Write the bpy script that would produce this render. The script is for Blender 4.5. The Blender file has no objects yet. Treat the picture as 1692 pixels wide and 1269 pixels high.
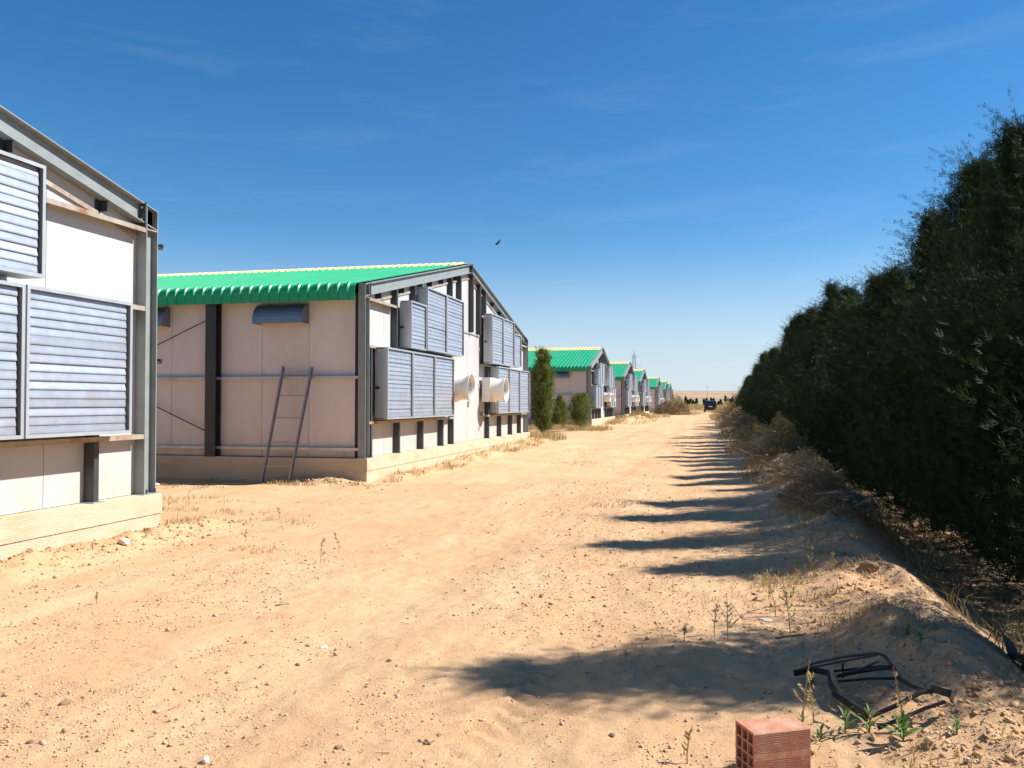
import bpy, math, random
import numpy as np
from math import sin, cos, pi, radians
from mathutils import Vector, Matrix, noise

random.seed(7)
scene = bpy.context.scene
C = scene.collection

# ------------------------------------------------------------------ camera
CAM_H = 1.55
cam_data = bpy.data.cameras.new('camera')
cam_data.sensor_width = 36.0
cam_data.lens = 29.13
cam_data.clip_start = 0.05
cam_data.clip_end = 12000
cam = bpy.data.objects.new('camera', cam_data)
C.objects.link(cam)
cam.location = (0, 0, CAM_H)
cam.rotation_euler = (radians(91.276), 0, radians(13.313))
scene.camera = cam

# ------------------------------------------------------------------ light
SUN_EL, SUN_AZ = 44.0, 20.0          # azimuth counted from +X towards +Y
world = bpy.data.worlds.new('World')
scene.world = world
world.use_nodes = True
wn, wl = world.node_tree.nodes, world.node_tree.links
for n in list(wn):
    wn.remove(n)
w_out = wn.new('ShaderNodeOutputWorld')
w_bg = wn.new('ShaderNodeBackground')
w_sky = wn.new('ShaderNodeTexSky')
w_sky.sky_type = 'NISHITA'
w_sky.sun_disc = False
w_sky.sun_elevation = radians(SUN_EL)
w_sky.sun_rotation = radians(90 - SUN_AZ)
w_sky.altitude = 600
w_sky.air_density = 1.0
w_sky.dust_density = 0.1
w_sky.ozone_density = 5.0
w_bg.inputs['Strength'].default_value = 0.072
# thin cirrus streaks all over the sky
w_tc = wn.new('ShaderNodeTexCoord')
w_map = wn.new('ShaderNodeMapping')
w_map.inputs['Scale'].default_value = (1.6, 1.6, 11.0)
w_map.inputs['Rotation'].default_value = (radians(5), radians(-3), 0)
w_no = wn.new('ShaderNodeTexNoise')
w_no.inputs['Scale'].default_value = 2.2
w_no.inputs['Detail'].default_value = 6
w_no.inputs['Roughness'].default_value = 0.62
w_no.inputs['Distortion'].default_value = 0.5
w_rmp = wn.new('ShaderNodeMapRange')
w_rmp.inputs['From Min'].default_value = 0.52
w_rmp.inputs['From Max'].default_value = 0.9
w_rmp.inputs['To Max'].default_value = 0.055
w_mix = wn.new('ShaderNodeMixRGB')
w_mix.inputs['Color2'].default_value = (9.0, 9.6, 10.5, 1)
wl.new(w_tc.outputs['Generated'], w_map.inputs['Vector'])
wl.new(w_map.outputs['Vector'], w_no.inputs['Vector'])
wl.new(w_no.outputs['Fac'], w_rmp.inputs['Value'])
wl.new(w_rmp.outputs['Result'], w_mix.inputs['Fac'])
w_hs = wn.new('ShaderNodeHueSaturation')
w_hs.inputs['Saturation'].default_value = 1.25
wl.new(w_sky.outputs['Color'], w_hs.inputs['Color'])
w_gr = wn.new('ShaderNodeMixRGB'); w_gr.blend_type = 'MULTIPLY'; w_gr.inputs['Fac'].default_value = 1.0
w_gr.inputs['Color2'].default_value = (0.99, 1.03, 0.99, 1)
wl.new(w_hs.outputs['Color'], w_gr.inputs['Color1'])
wl.new(w_gr.outputs['Color'], w_mix.inputs['Color1'])
# pale haze low over the plain, the same all round
w_sep = wn.new('ShaderNodeSeparateXYZ'); wl.new(w_tc.outputs['Generated'], w_sep.inputs['Vector'])
w_hz = wn.new('ShaderNodeMapRange'); w_hz.interpolation_type = 'SMOOTHERSTEP'
w_hz.inputs['From Min'].default_value = -0.03; w_hz.inputs['From Max'].default_value = 0.23
w_hz.inputs['To Min'].default_value = 0.85; w_hz.inputs['To Max'].default_value = 0.0
wl.new(w_sep.outputs['Z'], w_hz.inputs['Value'])
w_m2 = wn.new('ShaderNodeMixRGB'); w_m2.inputs['Color2'].default_value = (4.9, 5.5, 6.4, 1)
wl.new(w_hz.outputs['Result'], w_m2.inputs['Fac']); wl.new(w_mix.outputs['Color'], w_m2.inputs['Color1'])
wl.new(w_m2.outputs['Color'], w_bg.inputs['Color'])
wl.new(w_bg.outputs['Background'], w_out.inputs['Surface'])

sun_data = bpy.data.lights.new('sun', 'SUN')
sun_data.energy = 4.6
sun_data.angle = radians(0.53)
sun_data.color = (1.0, 0.98, 0.93)
sun = bpy.data.objects.new('sun', sun_data)
C.objects.link(sun)
sv = Vector((cos(radians(SUN_EL)) * cos(radians(SUN_AZ)), cos(radians(SUN_EL)) * sin(radians(SUN_AZ)), sin(radians(SUN_EL))))
sun.rotation_euler = sv.to_track_quat('Z', 'Y').to_euler()
sun.location = sv * 60

scene.view_settings.view_transform = 'Standard'
scene.view_settings.look = 'None'
scene.view_settings.gamma = 1.0
scene.view_settings.use_curve_mapping = False
scene.view_settings.exposure = 0.93

# ------------------------------------------------------------------ materials
def nodes_of(m):
    m.use_nodes = True
    return m.node_tree.nodes, m.node_tree.links

def make_mat(name, c1, c2=None, scale=3.0, rough=0.7, metal=0.0, bump=0.0, bscale=40.0, detail=6,
             c3=None, scale3=0.4, f3=(0.5, 0.7), stretch=(1, 1, 1), coord='pos', spec=0.5, objvar=0.0, transl=0.0, dust=None):
    """Principled surface whose colour wanders between c1 and c2 (fine noise) and gets patches of c3 (coarse noise)."""
    m = bpy.data.materials.new(name)
    N, L = nodes_of(m)
    P = N['Principled BSDF']
    P.inputs['Roughness'].default_value = rough
    P.inputs['Metallic'].default_value = metal
    P.inputs['Specular IOR Level'].default_value = spec
    c2 = c2 or c1
    if coord == 'pos':
        g = N.new('ShaderNodeNewGeometry'); vec = g.outputs['Position']
    else:
        g = N.new('ShaderNodeTexCoord'); vec = g.outputs['Object']
    mp = N.new('ShaderNodeMapping'); mp.inputs['Scale'].default_value = stretch
    L.new(vec, mp.inputs['Vector'])
    n1 = N.new('ShaderNodeTexNoise'); n1.inputs['Scale'].default_value = scale; n1.inputs['Detail'].default_value = detail
    n1.inputs['Roughness'].default_value = 0.6
    L.new(mp.outputs['Vector'], n1.inputs['Vector'])
    mr = N.new('ShaderNodeMapRange'); mr.inputs['From Min'].default_value = 0.3; mr.inputs['From Max'].default_value = 0.7
    L.new(n1.outputs['Fac'], mr.inputs['Value'])
    mx = N.new('ShaderNodeMixRGB'); mx.inputs['Color1'].default_value = (*c1, 1); mx.inputs['Color2'].default_value = (*c2, 1)
    L.new(mr.outputs['Result'], mx.inputs['Fac'])
    col = mx.outputs['Color']
    if c3:
        n3 = N.new('ShaderNodeTexNoise'); n3.inputs['Scale'].default_value = scale3; n3.inputs['Detail'].default_value = 7
        n3.inputs['Roughness'].default_value = 0.65
        L.new(mp.outputs['Vector'], n3.inputs['Vector'])
        r3 = N.new('ShaderNodeMapRange'); r3.inputs['From Min'].default_value = f3[0]; r3.inputs['From Max'].default_value = f3[1]
        L.new(n3.outputs['Fac'], r3.inputs['Value'])
        m3 = N.new('ShaderNodeMixRGB'); m3.inputs['Color2'].default_value = (*c3, 1)
        L.new(r3.outputs['Result'], m3.inputs['Fac']); L.new(col, m3.inputs['Color1'])
        col = m3.outputs['Color']
    if dust:
        gg = N.new('ShaderNodeNewGeometry'); sp = N.new('ShaderNodeSeparateXYZ'); L.new(gg.outputs['Position'], sp.inputs['Vector'])
        nd = N.new('ShaderNodeTexNoise'); nd.inputs['Scale'].default_value = 3.5; nd.inputs['Detail'].default_value = 8; nd.inputs['Roughness'].default_value = .7
        L.new(gg.outputs['Position'], nd.inputs['Vector'])
        mz = N.new('ShaderNodeMapRange'); mz.inputs['From Min'].default_value = .40; mz.inputs['From Max'].default_value = 1.0; mz.inputs['To Min'].default_value = .62; mz.inputs['To Max'].default_value = .12
        L.new(sp.outputs['Z'], mz.inputs['Value'])
        mm = N.new('ShaderNodeMath'); mm.operation = 'MULTIPLY'; L.new(mz.outputs['Result'], mm.inputs[0])
        md = N.new('ShaderNodeMapRange'); md.inputs['From Min'].default_value = .35; md.inputs['From Max'].default_value = .7; L.new(nd.outputs['Fac'], md.inputs['Value'])
        L.new(md.outputs['Result'], mm.inputs[1])
        dm = N.new('ShaderNodeMixRGB'); dm.inputs['Color2'].default_value = (*dust, 1); L.new(mm.outputs['Value'], dm.inputs['Fac']); L.new(col, dm.inputs['Color1'])
        col = dm.outputs['Color']
    if objvar:
        oi = N.new('ShaderNodeObjectInfo')
        hv = N.new('ShaderNodeHueSaturation')
        vr = N.new('ShaderNodeMapRange'); vr.inputs['To Min'].default_value = 1 - objvar; vr.inputs['To Max'].default_value = 1 + objvar
        L.new(oi.outputs['Random'], vr.inputs['Value']); L.new(vr.outputs['Result'], hv.inputs['Value'])
        L.new(col, hv.inputs['Color']); col = hv.outputs['Color']
    L.new(col, P.inputs['Base Color'])
    if bump:
        nb = N.new('ShaderNodeTexNoise'); nb.inputs['Scale'].default_value = bscale; nb.inputs['Detail'].default_value = 5
        L.new(mp.outputs['Vector'], nb.inputs['Vector'])
        bp = N.new('ShaderNodeBump'); bp.inputs['Strength'].default_value = bump; bp.inputs['Distance'].default_value = 0.02
        L.new(nb.outputs['Fac'], bp.inputs['Height']); L.new(bp.outputs['Normal'], P.inputs['Normal'])
    if transl:
        tr = N.new('ShaderNodeBsdfTranslucent'); L.new(col, tr.inputs['Color'])
        ms = N.new('ShaderNodeMixShader'); ms.inputs['Fac'].default_value = transl
        L.new(P.outputs['BSDF'], ms.inputs[1]); L.new(tr.outputs['BSDF'], ms.inputs[2])
        L.new(ms.outputs['Shader'], N['Material Output'].inputs['Surface'])
    return m

def ground_material():
    m = bpy.data.materials.new('dry_soil')
    N, L = nodes_of(m)
    P = N['Principled BSDF']; P.inputs['Roughness'].default_value = 0.95; P.inputs['Specular IOR Level'].default_value = 0.15
    g = N.new('ShaderNodeNewGeometry')
    def noise(scale, detail=6, rough=0.6, stretch=None, dist=0.0):
        n = N.new('ShaderNodeTexNoise'); n.inputs['Scale'].default_value = scale; n.inputs['Detail'].default_value = detail
        n.inputs['Roughness'].default_value = rough; n.inputs['Distortion'].default_value = dist
        if stretch:
            mp = N.new('ShaderNodeMapping'); mp.inputs['Scale'].default_value = stretch
            L.new(g.outputs['Position'], mp.inputs['Vector']); L.new(mp.outputs['Vector'], n.inputs['Vector'])
        else:
            L.new(g.outputs['Position'], n.inputs['Vector'])
        return n.outputs['Fac']
    def rng(v, a, b, lo=0.0, hi=1.0):
        r = N.new('ShaderNodeMapRange'); r.inputs['From Min'].default_value = a; r.inputs['From Max'].default_value = b
        r.inputs['To Min'].default_value = lo; r.inputs['To Max'].default_value = hi
        L.new(v, r.inputs['Value']); return r.outputs['Result']
    def mix(f, a, b):
        x = N.new('ShaderNodeMixRGB')
        for s, v in (('Color1', a), ('Color2', b)):
            if isinstance(v, tuple): x.inputs[s].default_value = (*v, 1)
            else: L.new(v, x.inputs[s])
        if isinstance(f, float): x.inputs['Fac'].default_value = f
        else: L.new(f, x.inputs['Fac'])
        return x.outputs['Color']
    def mul(a, b):
        x = N.new('ShaderNodeMath'); x.operation = 'MULTIPLY'; L.new(a, x.inputs[0])
        if isinstance(b, float): x.inputs[1].default_value = b
        else: L.new(b, x.inputs[1])
        return x.outputs['Value']
    sep = N.new('ShaderNodeSeparateXYZ'); L.new(g.outputs['Position'], sep.inputs['Vector'])
    base = mix(rng(noise(0.55, 8, 0.65), 0.35, 0.68), (0.565, 0.332, 0.172), (0.63, 0.408, 0.228))
    base = mix(rng(noise(0.9, 8, 0.6, (1.6, 0.28, 1)), 0.5, 0.72, 0, 0.75), base, (0.66, 0.47, 0.28))      # pale compacted wheel lanes
    base = mix(rng(noise(2.3, 9, 0.75), 0.50, 0.72, 0, 0.55), base, (0.50, 0.285, 0.15))                       # redder crumbs
    base = mix(rng(noise(38, 5, 0.7), 0.56, 0.70, 0, 0.55), base, (0.36, 0.21, 0.11))                          # grit
    base = mix(rng(noise(120, 3, 0.6), 0.62, 0.74, 0, 0.5), base, (0.30, 0.19, 0.11))
    base = mix(rng(noise(75, 3, 0.5), 0.64, 0.72, 0, 0.5), base, (0.72, 0.56, 0.40))
    # verge by the trees: litter, its tone darkened further for the shade under them
    litter_shade = mul(rng(sep.outputs['X'], 1.4, 2.3), rng(noise(3.0, 8, 0.7), 0.3, 0.6))
    base = mix(litter_shade, base, (0.15, 0.095, 0.055))
    # open country beyond the farm
    field = mix(rng(noise(0.012, 5, 0.5, (1, 2.2, 1)), 0.42, 0.58), (0.36, 0.27, 0.14), (0.22, 0.23, 0.085))
    field = mix(rng(noise(0.3, 6, 0.7), 0.45, 0.7, 0, 0.5), field, (0.42, 0.33, 0.19))
    base = mix(rng(sep.outputs['Y'], 158, 185), base, field)
    hill = mix(rng(noise(0.02, 6, 0.6, (.25, .12, 1)), 0.42, 0.58), (0.40, 0.25, 0.165), (0.25, 0.19, 0.11))
    hill = mix(rng(noise(0.012, 5, 0.6, (0.3, .25, 1)), 0.54, 0.60, 0, 0.8), hill, (0.43, 0.31, 0.21))
    base = mix(rng(sep.outputs['Y'], 420, 760), base, hill)
    L.new(base, P.inputs['Base Color'])
    ad = N.new('ShaderNodeMath'); ad.operation = 'ADD'
    L.new(mul(noise(26, 8, 0.75), 1.0), ad.inputs[0]); L.new(mul(noise(95, 5, 0.7), 0.55), ad.inputs[1])
    bp = N.new('ShaderNodeBump'); bp.inputs['Strength'].default_value = 0.75; bp.inputs['Distance'].default_value = 0.02
    L.new(ad.outputs['Value'], bp.inputs['Height']); L.new(bp.outputs['Normal'], P.inputs['Normal'])
    return m

M = {}
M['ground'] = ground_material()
M['white'] = make_mat('white_panel', (0.46, 0.45, 0.44), (0.495, 0.485, 0.475), 1.2, 0.5, stretch=(1, 1, .35), c3=(0.43, 0.385, 0.34), scale3=1.6, f3=(0.52, 0.85), objvar=0.04, dust=(0.45, 0.33, 0.21))
M['shaded_panel'] = make_mat('side_panel', (0.63, 0.555, 0.51), (0.67, 0.60, 0.555), 1.2, 0.55, stretch=(1, 1, .4), c3=(0.52, 0.43, 0.37), scale3=1.2, f3=(0.5, 0.85), objvar=0.04, dust=(0.48, 0.33, 0.21))  # same panel as the gable; pinkish shaded tone put into the colour
M['steel'] = make_mat('grey_primer_steel', (0.20, 0.22, 0.215), (0.255, 0.275, 0.265), 5, 0.5, c3=(0.22, 0.15, 0.10), scale3=2.3, f3=(0.68, 0.76), bump=0.06)
M['post'] = make_mat('shade_dark_post', (0.030, 0.034, 0.038), (0.048, 0.052, 0.055), 5, 0.5, c3=(0.12, 0.075, 0.05), scale3=2.6, f3=(0.66, 0.74))  # steel colour darkened to stand in for shade on the post sides
M['dark'] = make_mat('dark_steel', (0.022, 0.026, 0.030), (0.036, 0.04, 0.045), 5, 0.5, c3=(0.10, 0.07, 0.05), scale3=2.0, f3=(0.66, 0.76))
M['rusty'] = make_mat('rusty_girt', (0.42, 0.36, 0.29), (0.30, 0.25, 0.20), 6, 0.6, 0.2, c3=(0.26, 0.11, 0.05), scale3=2.2, f3=(0.52, 0.66))
M['galv'] = make_mat('galvanised_sheet', (0.37, 0.40, 0.45), (0.47, 0.505, 0.555), 9, 0.42, 0.55, c3=(0.40, 0.37, 0.38), scale3=2.0, f3=(0.5, 0.75), objvar=0.06)
M['galvbox'] = make_mat('galvanised_housing', (0.42, 0.45, 0.47), (0.52, 0.55, 0.57), 6, 0.45, 0.45, c3=(0.36, 0.37, 0.37), scale3=1.2, f3=(0.5, 0.75), stretch=(1, 1, .3))
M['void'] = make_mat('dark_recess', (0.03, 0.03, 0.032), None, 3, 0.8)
M['concrete'] = make_mat('board_marked_concrete', (0.50, 0.40, 0.265), (0.56, 0.46, 0.32), 3, 0.9, bump=0.5, bscale=30, c3=(0.40, 0.30, 0.18), scale3=1.1, f3=(0.5, 0.75), stretch=(1, 1, 3))
M['green'] = make_mat('green_roof_paint', (0.008, 0.30, 0.115), (0.012, 0.335, 0.135), 2, 0.38, spec=0.5, c3=(0.06, 0.30, 0.15), scale3=1.4, f3=(0.42, 0.8), stretch=(1.5, .4, .4))
M['yellow'] = make_mat('yellow_ridge_paint', (0.72, 0.52, 0.19), (0.78, 0.58, 0.25), 3, 0.42)
M['gelcoat'] = make_mat('off_white_gelcoat', (0.70, 0.66, 0.60), (0.74, 0.71, 0.66), 4, 0.4, c3=(0.60, 0.53, 0.44), scale3=3, f3=(0.5, 0.8))
M['hood'] = make_mat('hood_metal', (0.16, 0.19, 0.24), (0.22, 0.25, 0.30), 4, 0.35, 0.5)
M['ladder'] = make_mat('ladder_steel', (0.24, 0.24, 0.27), (0.33, 0.32, 0.34), 9, 0.45, 0.4, c3=(0.24, 0.16, 0.11), scale3=4, f3=(0.58, 0.7))
M['black'] = make_mat('black_plastic', (0.012, 0.013, 0.015), (0.022, 0.024, 0.028), 12, 0.45, spec=0.35, c3=(0.075, 0.058, 0.045), scale3=6, f3=(0.5, 0.75), bump=0.1)
M['clay'] = make_mat('red_clay', (0.42, 0.165, 0.095), (0.50, 0.22, 0.135), 30, 0.85, bump=0.25, bscale=160, c3=(0.52, 0.34, 0.22), scale3=11, f3=(0.48, 0.72))
M['bark'] = make_mat('bark', (0.10, 0.07, 0.05), (0.16, 0.11, 0.08), 12, 0.9, stretch=(1, 1, .2), bump=0.4)
M['twig'] = make_mat('dry_twig', (0.30, 0.21, 0.13), (0.46, 0.34, 0.22), 5, 0.85, objvar=0.1)
M['twigpale'] = make_mat('bleached_twig', (0.48, 0.40, 0.30), (0.60, 0.52, 0.41), 5, 0.8)
M['brush'] = make_mat('dry_brush_leaf', (0.27, 0.175, 0.085), (0.40, 0.275, 0.145), 6, 0.85, transl=0.2, c3=(0.20, 0.16, 0.06), scale3=1.5, f3=(0.45, 0.65))
M['straw'] = make_mat('straw', (0.42, 0.29, 0.12), (0.54, 0.40, 0.19), 4, 0.85, transl=0.25, c3=(0.26, 0.22, 0.075), scale3=0.8, f3=(0.5, 0.7))
M['olive'] = make_mat('olive_scrub', (0.24, 0.20, 0.07), (0.36, 0.28, 0.115), 5, 0.85, transl=0.2)
M['conifer'] = make_mat('conifer_scale_leaf', (0.020, 0.037, 0.014), (0.042, 0.064, 0.021), 2.4, 0.75, transl=0.12, spec=0.12, c3=(0.11, 0.118, 0.03), scale3=1.3, f3=(0.61, 0.76), objvar=0.22)  # olive patches: tip colour, brightened to stand in for sunlit tufts
M['conifer2'] = make_mat('young_conifer_leaf', (0.11, 0.165, 0.038), (0.20, 0.235, 0.055), 3, 0.7, transl=0.25, spec=0.25, c3=(0.26, 0.235, 0.065), scale3=2, f3=(0.5, 0.72), objvar=0.1)
M['leaf'] = make_mat('green_weed_leaf', (0.10, 0.18, 0.03), (0.16, 0.24, 0.05), 20, 0.55, transl=0.35)
M['stone'] = make_mat('pale_stone', (0.62, 0.50, 0.38), (0.70, 0.60, 0.49), 12, 0.9, bump=0.3, bscale=60)
M['stone2'] = make_mat('brown_stone', (0.20, 0.115, 0.065), (0.30, 0.19, 0.11), 12, 0.9, bump=0.3, bscale=60)
M['pebble'] = make_mat('grit', (0.40, 0.24, 0.13), (0.60, 0.44, 0.29), 14, 0.9, c3=(0.24, 0.15, 0.095), scale3=9, f3=(0.52, 0.66))
M['clod'] = make_mat('soil_clod', (0.50, 0.29, 0.14), (0.58, 0.37, 0.20), 6, 0.95, bump=0.4, bscale=50, c3=(0.40, 0.21, 0.095), scale3=2, f3=(0.5, 0.7))
M['paint'] = make_mat('car_paint', (0.013, 0.014, 0.017), (0.016, 0.017, 0.020), 3, 0.25, 0.3)
M['glass'] = make_mat('car_glass', (0.03, 0.035, 0.045), None, 3, 0.06, 0.0, spec=1.0)
M['tyre'] = make_mat('tyre_rubber', (0.02, 0.02, 0.02), None, 9, 0.9)
M['red'] = make_mat('tail_lamp', (0.25, 0.012, 0.012), None, 3, 0.2)
M['plate'] = make_mat('plate', (0.7, 0.7, 0.68), None, 3, 0.4)
M['birdf'] = make_mat('bird_feather', (0.03, 0.03, 0.038), (0.06, 0.06, 0.07), 30, 0.7)
M['mast'] = make_mat('mast_steel', (0.16, 0.18, 0.20), (0.22, 0.24, 0.26), 1, 0.6)
M['sheet'] = make_mat('grey_plastic_sheet', (0.16, 0.16, 0.165), (0.24, 0.235, 0.23), 9, 0.4, c3=(0.10, 0.08, 0.06), scale3=4, f3=(0.5, 0.7))

# ------------------------------------------------------------------ mesh helpers
KIDS = {}
class MB:
    def __init__(self): self.v, self.f = [], []
    def add(self, vs, fs):
        o = len(self.v); self.v += [tuple(p) for p in vs]; self.f += [tuple(i + o for i in q) for q in fs]; return self
    def box(self, x0, x1, y0, y1, z0, z1):
        return self.add([(x0, y0, z0), (x1, y0, z0), (x1, y1, z0), (x0, y1, z0), (x0, y0, z1), (x1, y0, z1), (x1, y1, z1), (x0, y1, z1)],
                        [(0, 3, 2, 1), (4, 5, 6, 7), (0, 1, 5, 4), (1, 2, 6, 5), (2, 3, 7, 6), (3, 0, 4, 7)])
    def bar(self, a, b, w, h, up=(0, 0, 1)):
        a, b, up = Vector(a), Vector(b), Vector(up); d = (b - a).normalized()
        s = d.cross(up)
        if s.length < 1e-4: s = d.cross(Vector((1, 0, 0)))
        s.normalize(); u = s.cross(d).normalized()
        vs = []
        for p in (a, b):
            for i, j in ((-1, -1), (1, -1), (1, 1), (-1, 1)): vs.append(p + s * (i * w / 2) + u * (j * h / 2))
        return self.add(vs, [(0, 3, 2, 1), (4, 5, 6, 7), (0, 1, 5, 4), (1, 2, 6, 5), (2, 3, 7, 6), (3, 0, 4, 7)])
    def prism(self, poly, axis, t0, t1):
        """poly: 2D points; axis x -> (y,z) extruded in x; y -> (x,z); z -> (x,y)."""
        n = len(poly); vs = []
        for t in (t0, t1):
            for p, q in poly: vs.append({'x': (t, p, q), 'y': (p, t, q), 'z': (p, q, t)}[axis])
        fs = [tuple(range(n))[::-1], tuple(range(n, 2 * n))] + [(i, (i + 1) % n, n + (i + 1) % n, n + i) for i in range(n)]
        return self.add(vs, fs)
    def tube(self, pts, r, n=5, r1=None, cap=True):
        pts = [Vector(p) for p in pts]; m = len(pts); r1 = r if r1 is None else r1
        vs, fs = [], []; ref = Vector((0.31, 0.77, 0.55))
        for i, p in enumerate(pts):
            d = (pts[min(i + 1, m - 1)] - pts[max(i - 1, 0)])
            if d.length < 1e-9: d = Vector((0, 0, 1))
            d.normalize(); s = d.cross(ref)
            if s.length < 1e-3: s = d.cross(Vector((1, 0, 0)))
            s.normalize(); u = d.cross(s); rr = r + (r1 - r) * i / max(1, m - 1)
            for k in range(n):
                a = 2 * pi * k / n; vs.append(p + s * (cos(a) * rr) + u * (sin(a) * rr))
        for i in range(m - 1):
            for k in range(n):
                fs.append((i * n + k, i * n + (k + 1) % n, (i + 1) * n + (k + 1) % n, (i + 1) * n + k))
        if cap: fs += [tuple(range(n))[::-1], tuple(range((m - 1) * n, m * n))]
        return self.add(vs, fs)
    def lathe(self, prof, n=20, axis='x', c=(0, 0, 0)):
        """prof: (axial, radius) points, revolved about the axis through c."""
        vs, fs = [], []; m = len(prof)
        for a, r in prof:
            for k in range(n):
                t = 2 * pi * k / n; p, q = r * cos(t), r * sin(t)
                vs.append({'x': (c[0] + a, c[1] + p, c[2] + q), 'y': (c[0] + p, c[1] + a, c[2] + q), 'z': (c[0] + p, c[1] + q, c[2] + a)}[axis])
        for i in range(m - 1):
            for k in range(n): fs.append((i * n + k, i * n + (k + 1) % n, (i + 1) * n + (k + 1) % n, (i + 1) * n + k))
        return self.add(vs, fs)
    def mesh(self, name, mat, smooth=False):
        me = bpy.data.meshes.new(name); me.from_pydata(self.v, [], self.f); me.update()
        if mat: me.materials.append(M[mat])
        if smooth: me.polygons.foreach_set('use_smooth', [True] * len(me.polygons))
        return me
    def build(self, name, mat, parent=None, loc=None, smooth=False):
        return link(name, self.mesh(name, mat, smooth), parent, loc)

def link(name, me, parent=None, loc=None):
    o = bpy.data.objects.new(name, me); C.objects.link(o)
    if parent: o.parent = parent; KIDS.setdefault(parent.name, []).append(o)
    if loc: o.location = loc
    return o

def tag(o, label=None, cat=None, group=None, kind=None):
    if label: o['label'] = label
    if cat: o['category'] = cat
    if group: o['group'] = group
    if kind: o['kind'] = kind
    return o

def empty(name, loc=(0, 0, 0), rz=0.0):
    o = bpy.data.objects.new(name, None); C.objects.link(o); o.location = loc; o.rotation_euler = (0, 0, rz)
    o.empty_display_size = 0.2
    return o

def children(o):
    return KIDS.get(o.name, ())

def copy_tree(o, parent=None):
    c = o.copy(); C.objects.link(c)
    if parent: c.parent = parent; KIDS.setdefault(parent.name, []).append(c)
    for ch in children(o): copy_tree(ch, c)
    return c

def np_mesh(name, V, F, mat, smooth=False):
    """V (n,3), F (m,k) numpy arrays -> mesh, fast."""
    me = bpy.data.meshes.new(name)
    k = F.shape[1]
    me.vertices.add(len(V)); me.vertices.foreach_set('co', V.astype(np.float32).ravel())
    me.loops.add(F.size); me.loops.foreach_set('vertex_index', F.astype(np.int32).ravel())
    me.polygons.add(len(F)); me.polygons.foreach_set('loop_start', np.arange(0, F.size, k, dtype=np.int32))
    try: me.polygons.foreach_set('loop_total', np.full(len(F), k, dtype=np.int32))
    except Exception: pass
    if smooth: me.polygons.foreach_set('use_smooth', np.ones(len(F), dtype=bool))
    me.update(calc_edges=True); me.validate()
    if mat: me.materials.append(M[mat])
    return me

# ------------------------------------------------------------------ noise
def _hash(ix, iy, seed):
    h = (ix.astype(np.int64) * 374761393 + iy.astype(np.int64) * 668265263 + seed * 1442695041) & 0xffffffff
    h = ((h ^ (h >> 13)) * 1274126177) & 0xffffffff
    return ((h ^ (h >> 16)) & 0xffff) / 65535.0
def vnoise(x, y, seed=0):
    ix, iy = np.floor(x), np.floor(y); fx, fy = x - ix, y - iy
    u, v = fx * fx * (3 - 2 * fx), fy * fy * (3 - 2 * fy)
    a, b = _hash(ix, iy, seed), _hash(ix + 1, iy, seed); c, d = _hash(ix, iy + 1, seed), _hash(ix + 1, iy + 1, seed)
    return (a + (b - a) * u) * (1 - v) + (c + (d - c) * u) * v - 0.5
def fbm(x, y, octv=4, seed=0, gain=0.5):
    s, a = 0.0, 1.0
    for i in range(octv):
        s = s + a * vnoise(x * 2 ** i + 17.3 * i, y * 2 ** i - 9.1 * i, seed + i); a *= gain
    return s
def sstep(a, b, x):
    t = np.clip((x - a) / (b - a), 0, 1); return t * t * (3 - 2 * t)

GX = -6.49      # plane of the gable ends
B1Y, B2Y = -6.24, 15.03

def crest_x(y):
    return 1.42 + 0.5 * sstep(8, 17, y) + 0.12 * vnoise(y * 0.35, y * 0 + 3.3, 5)

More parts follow.
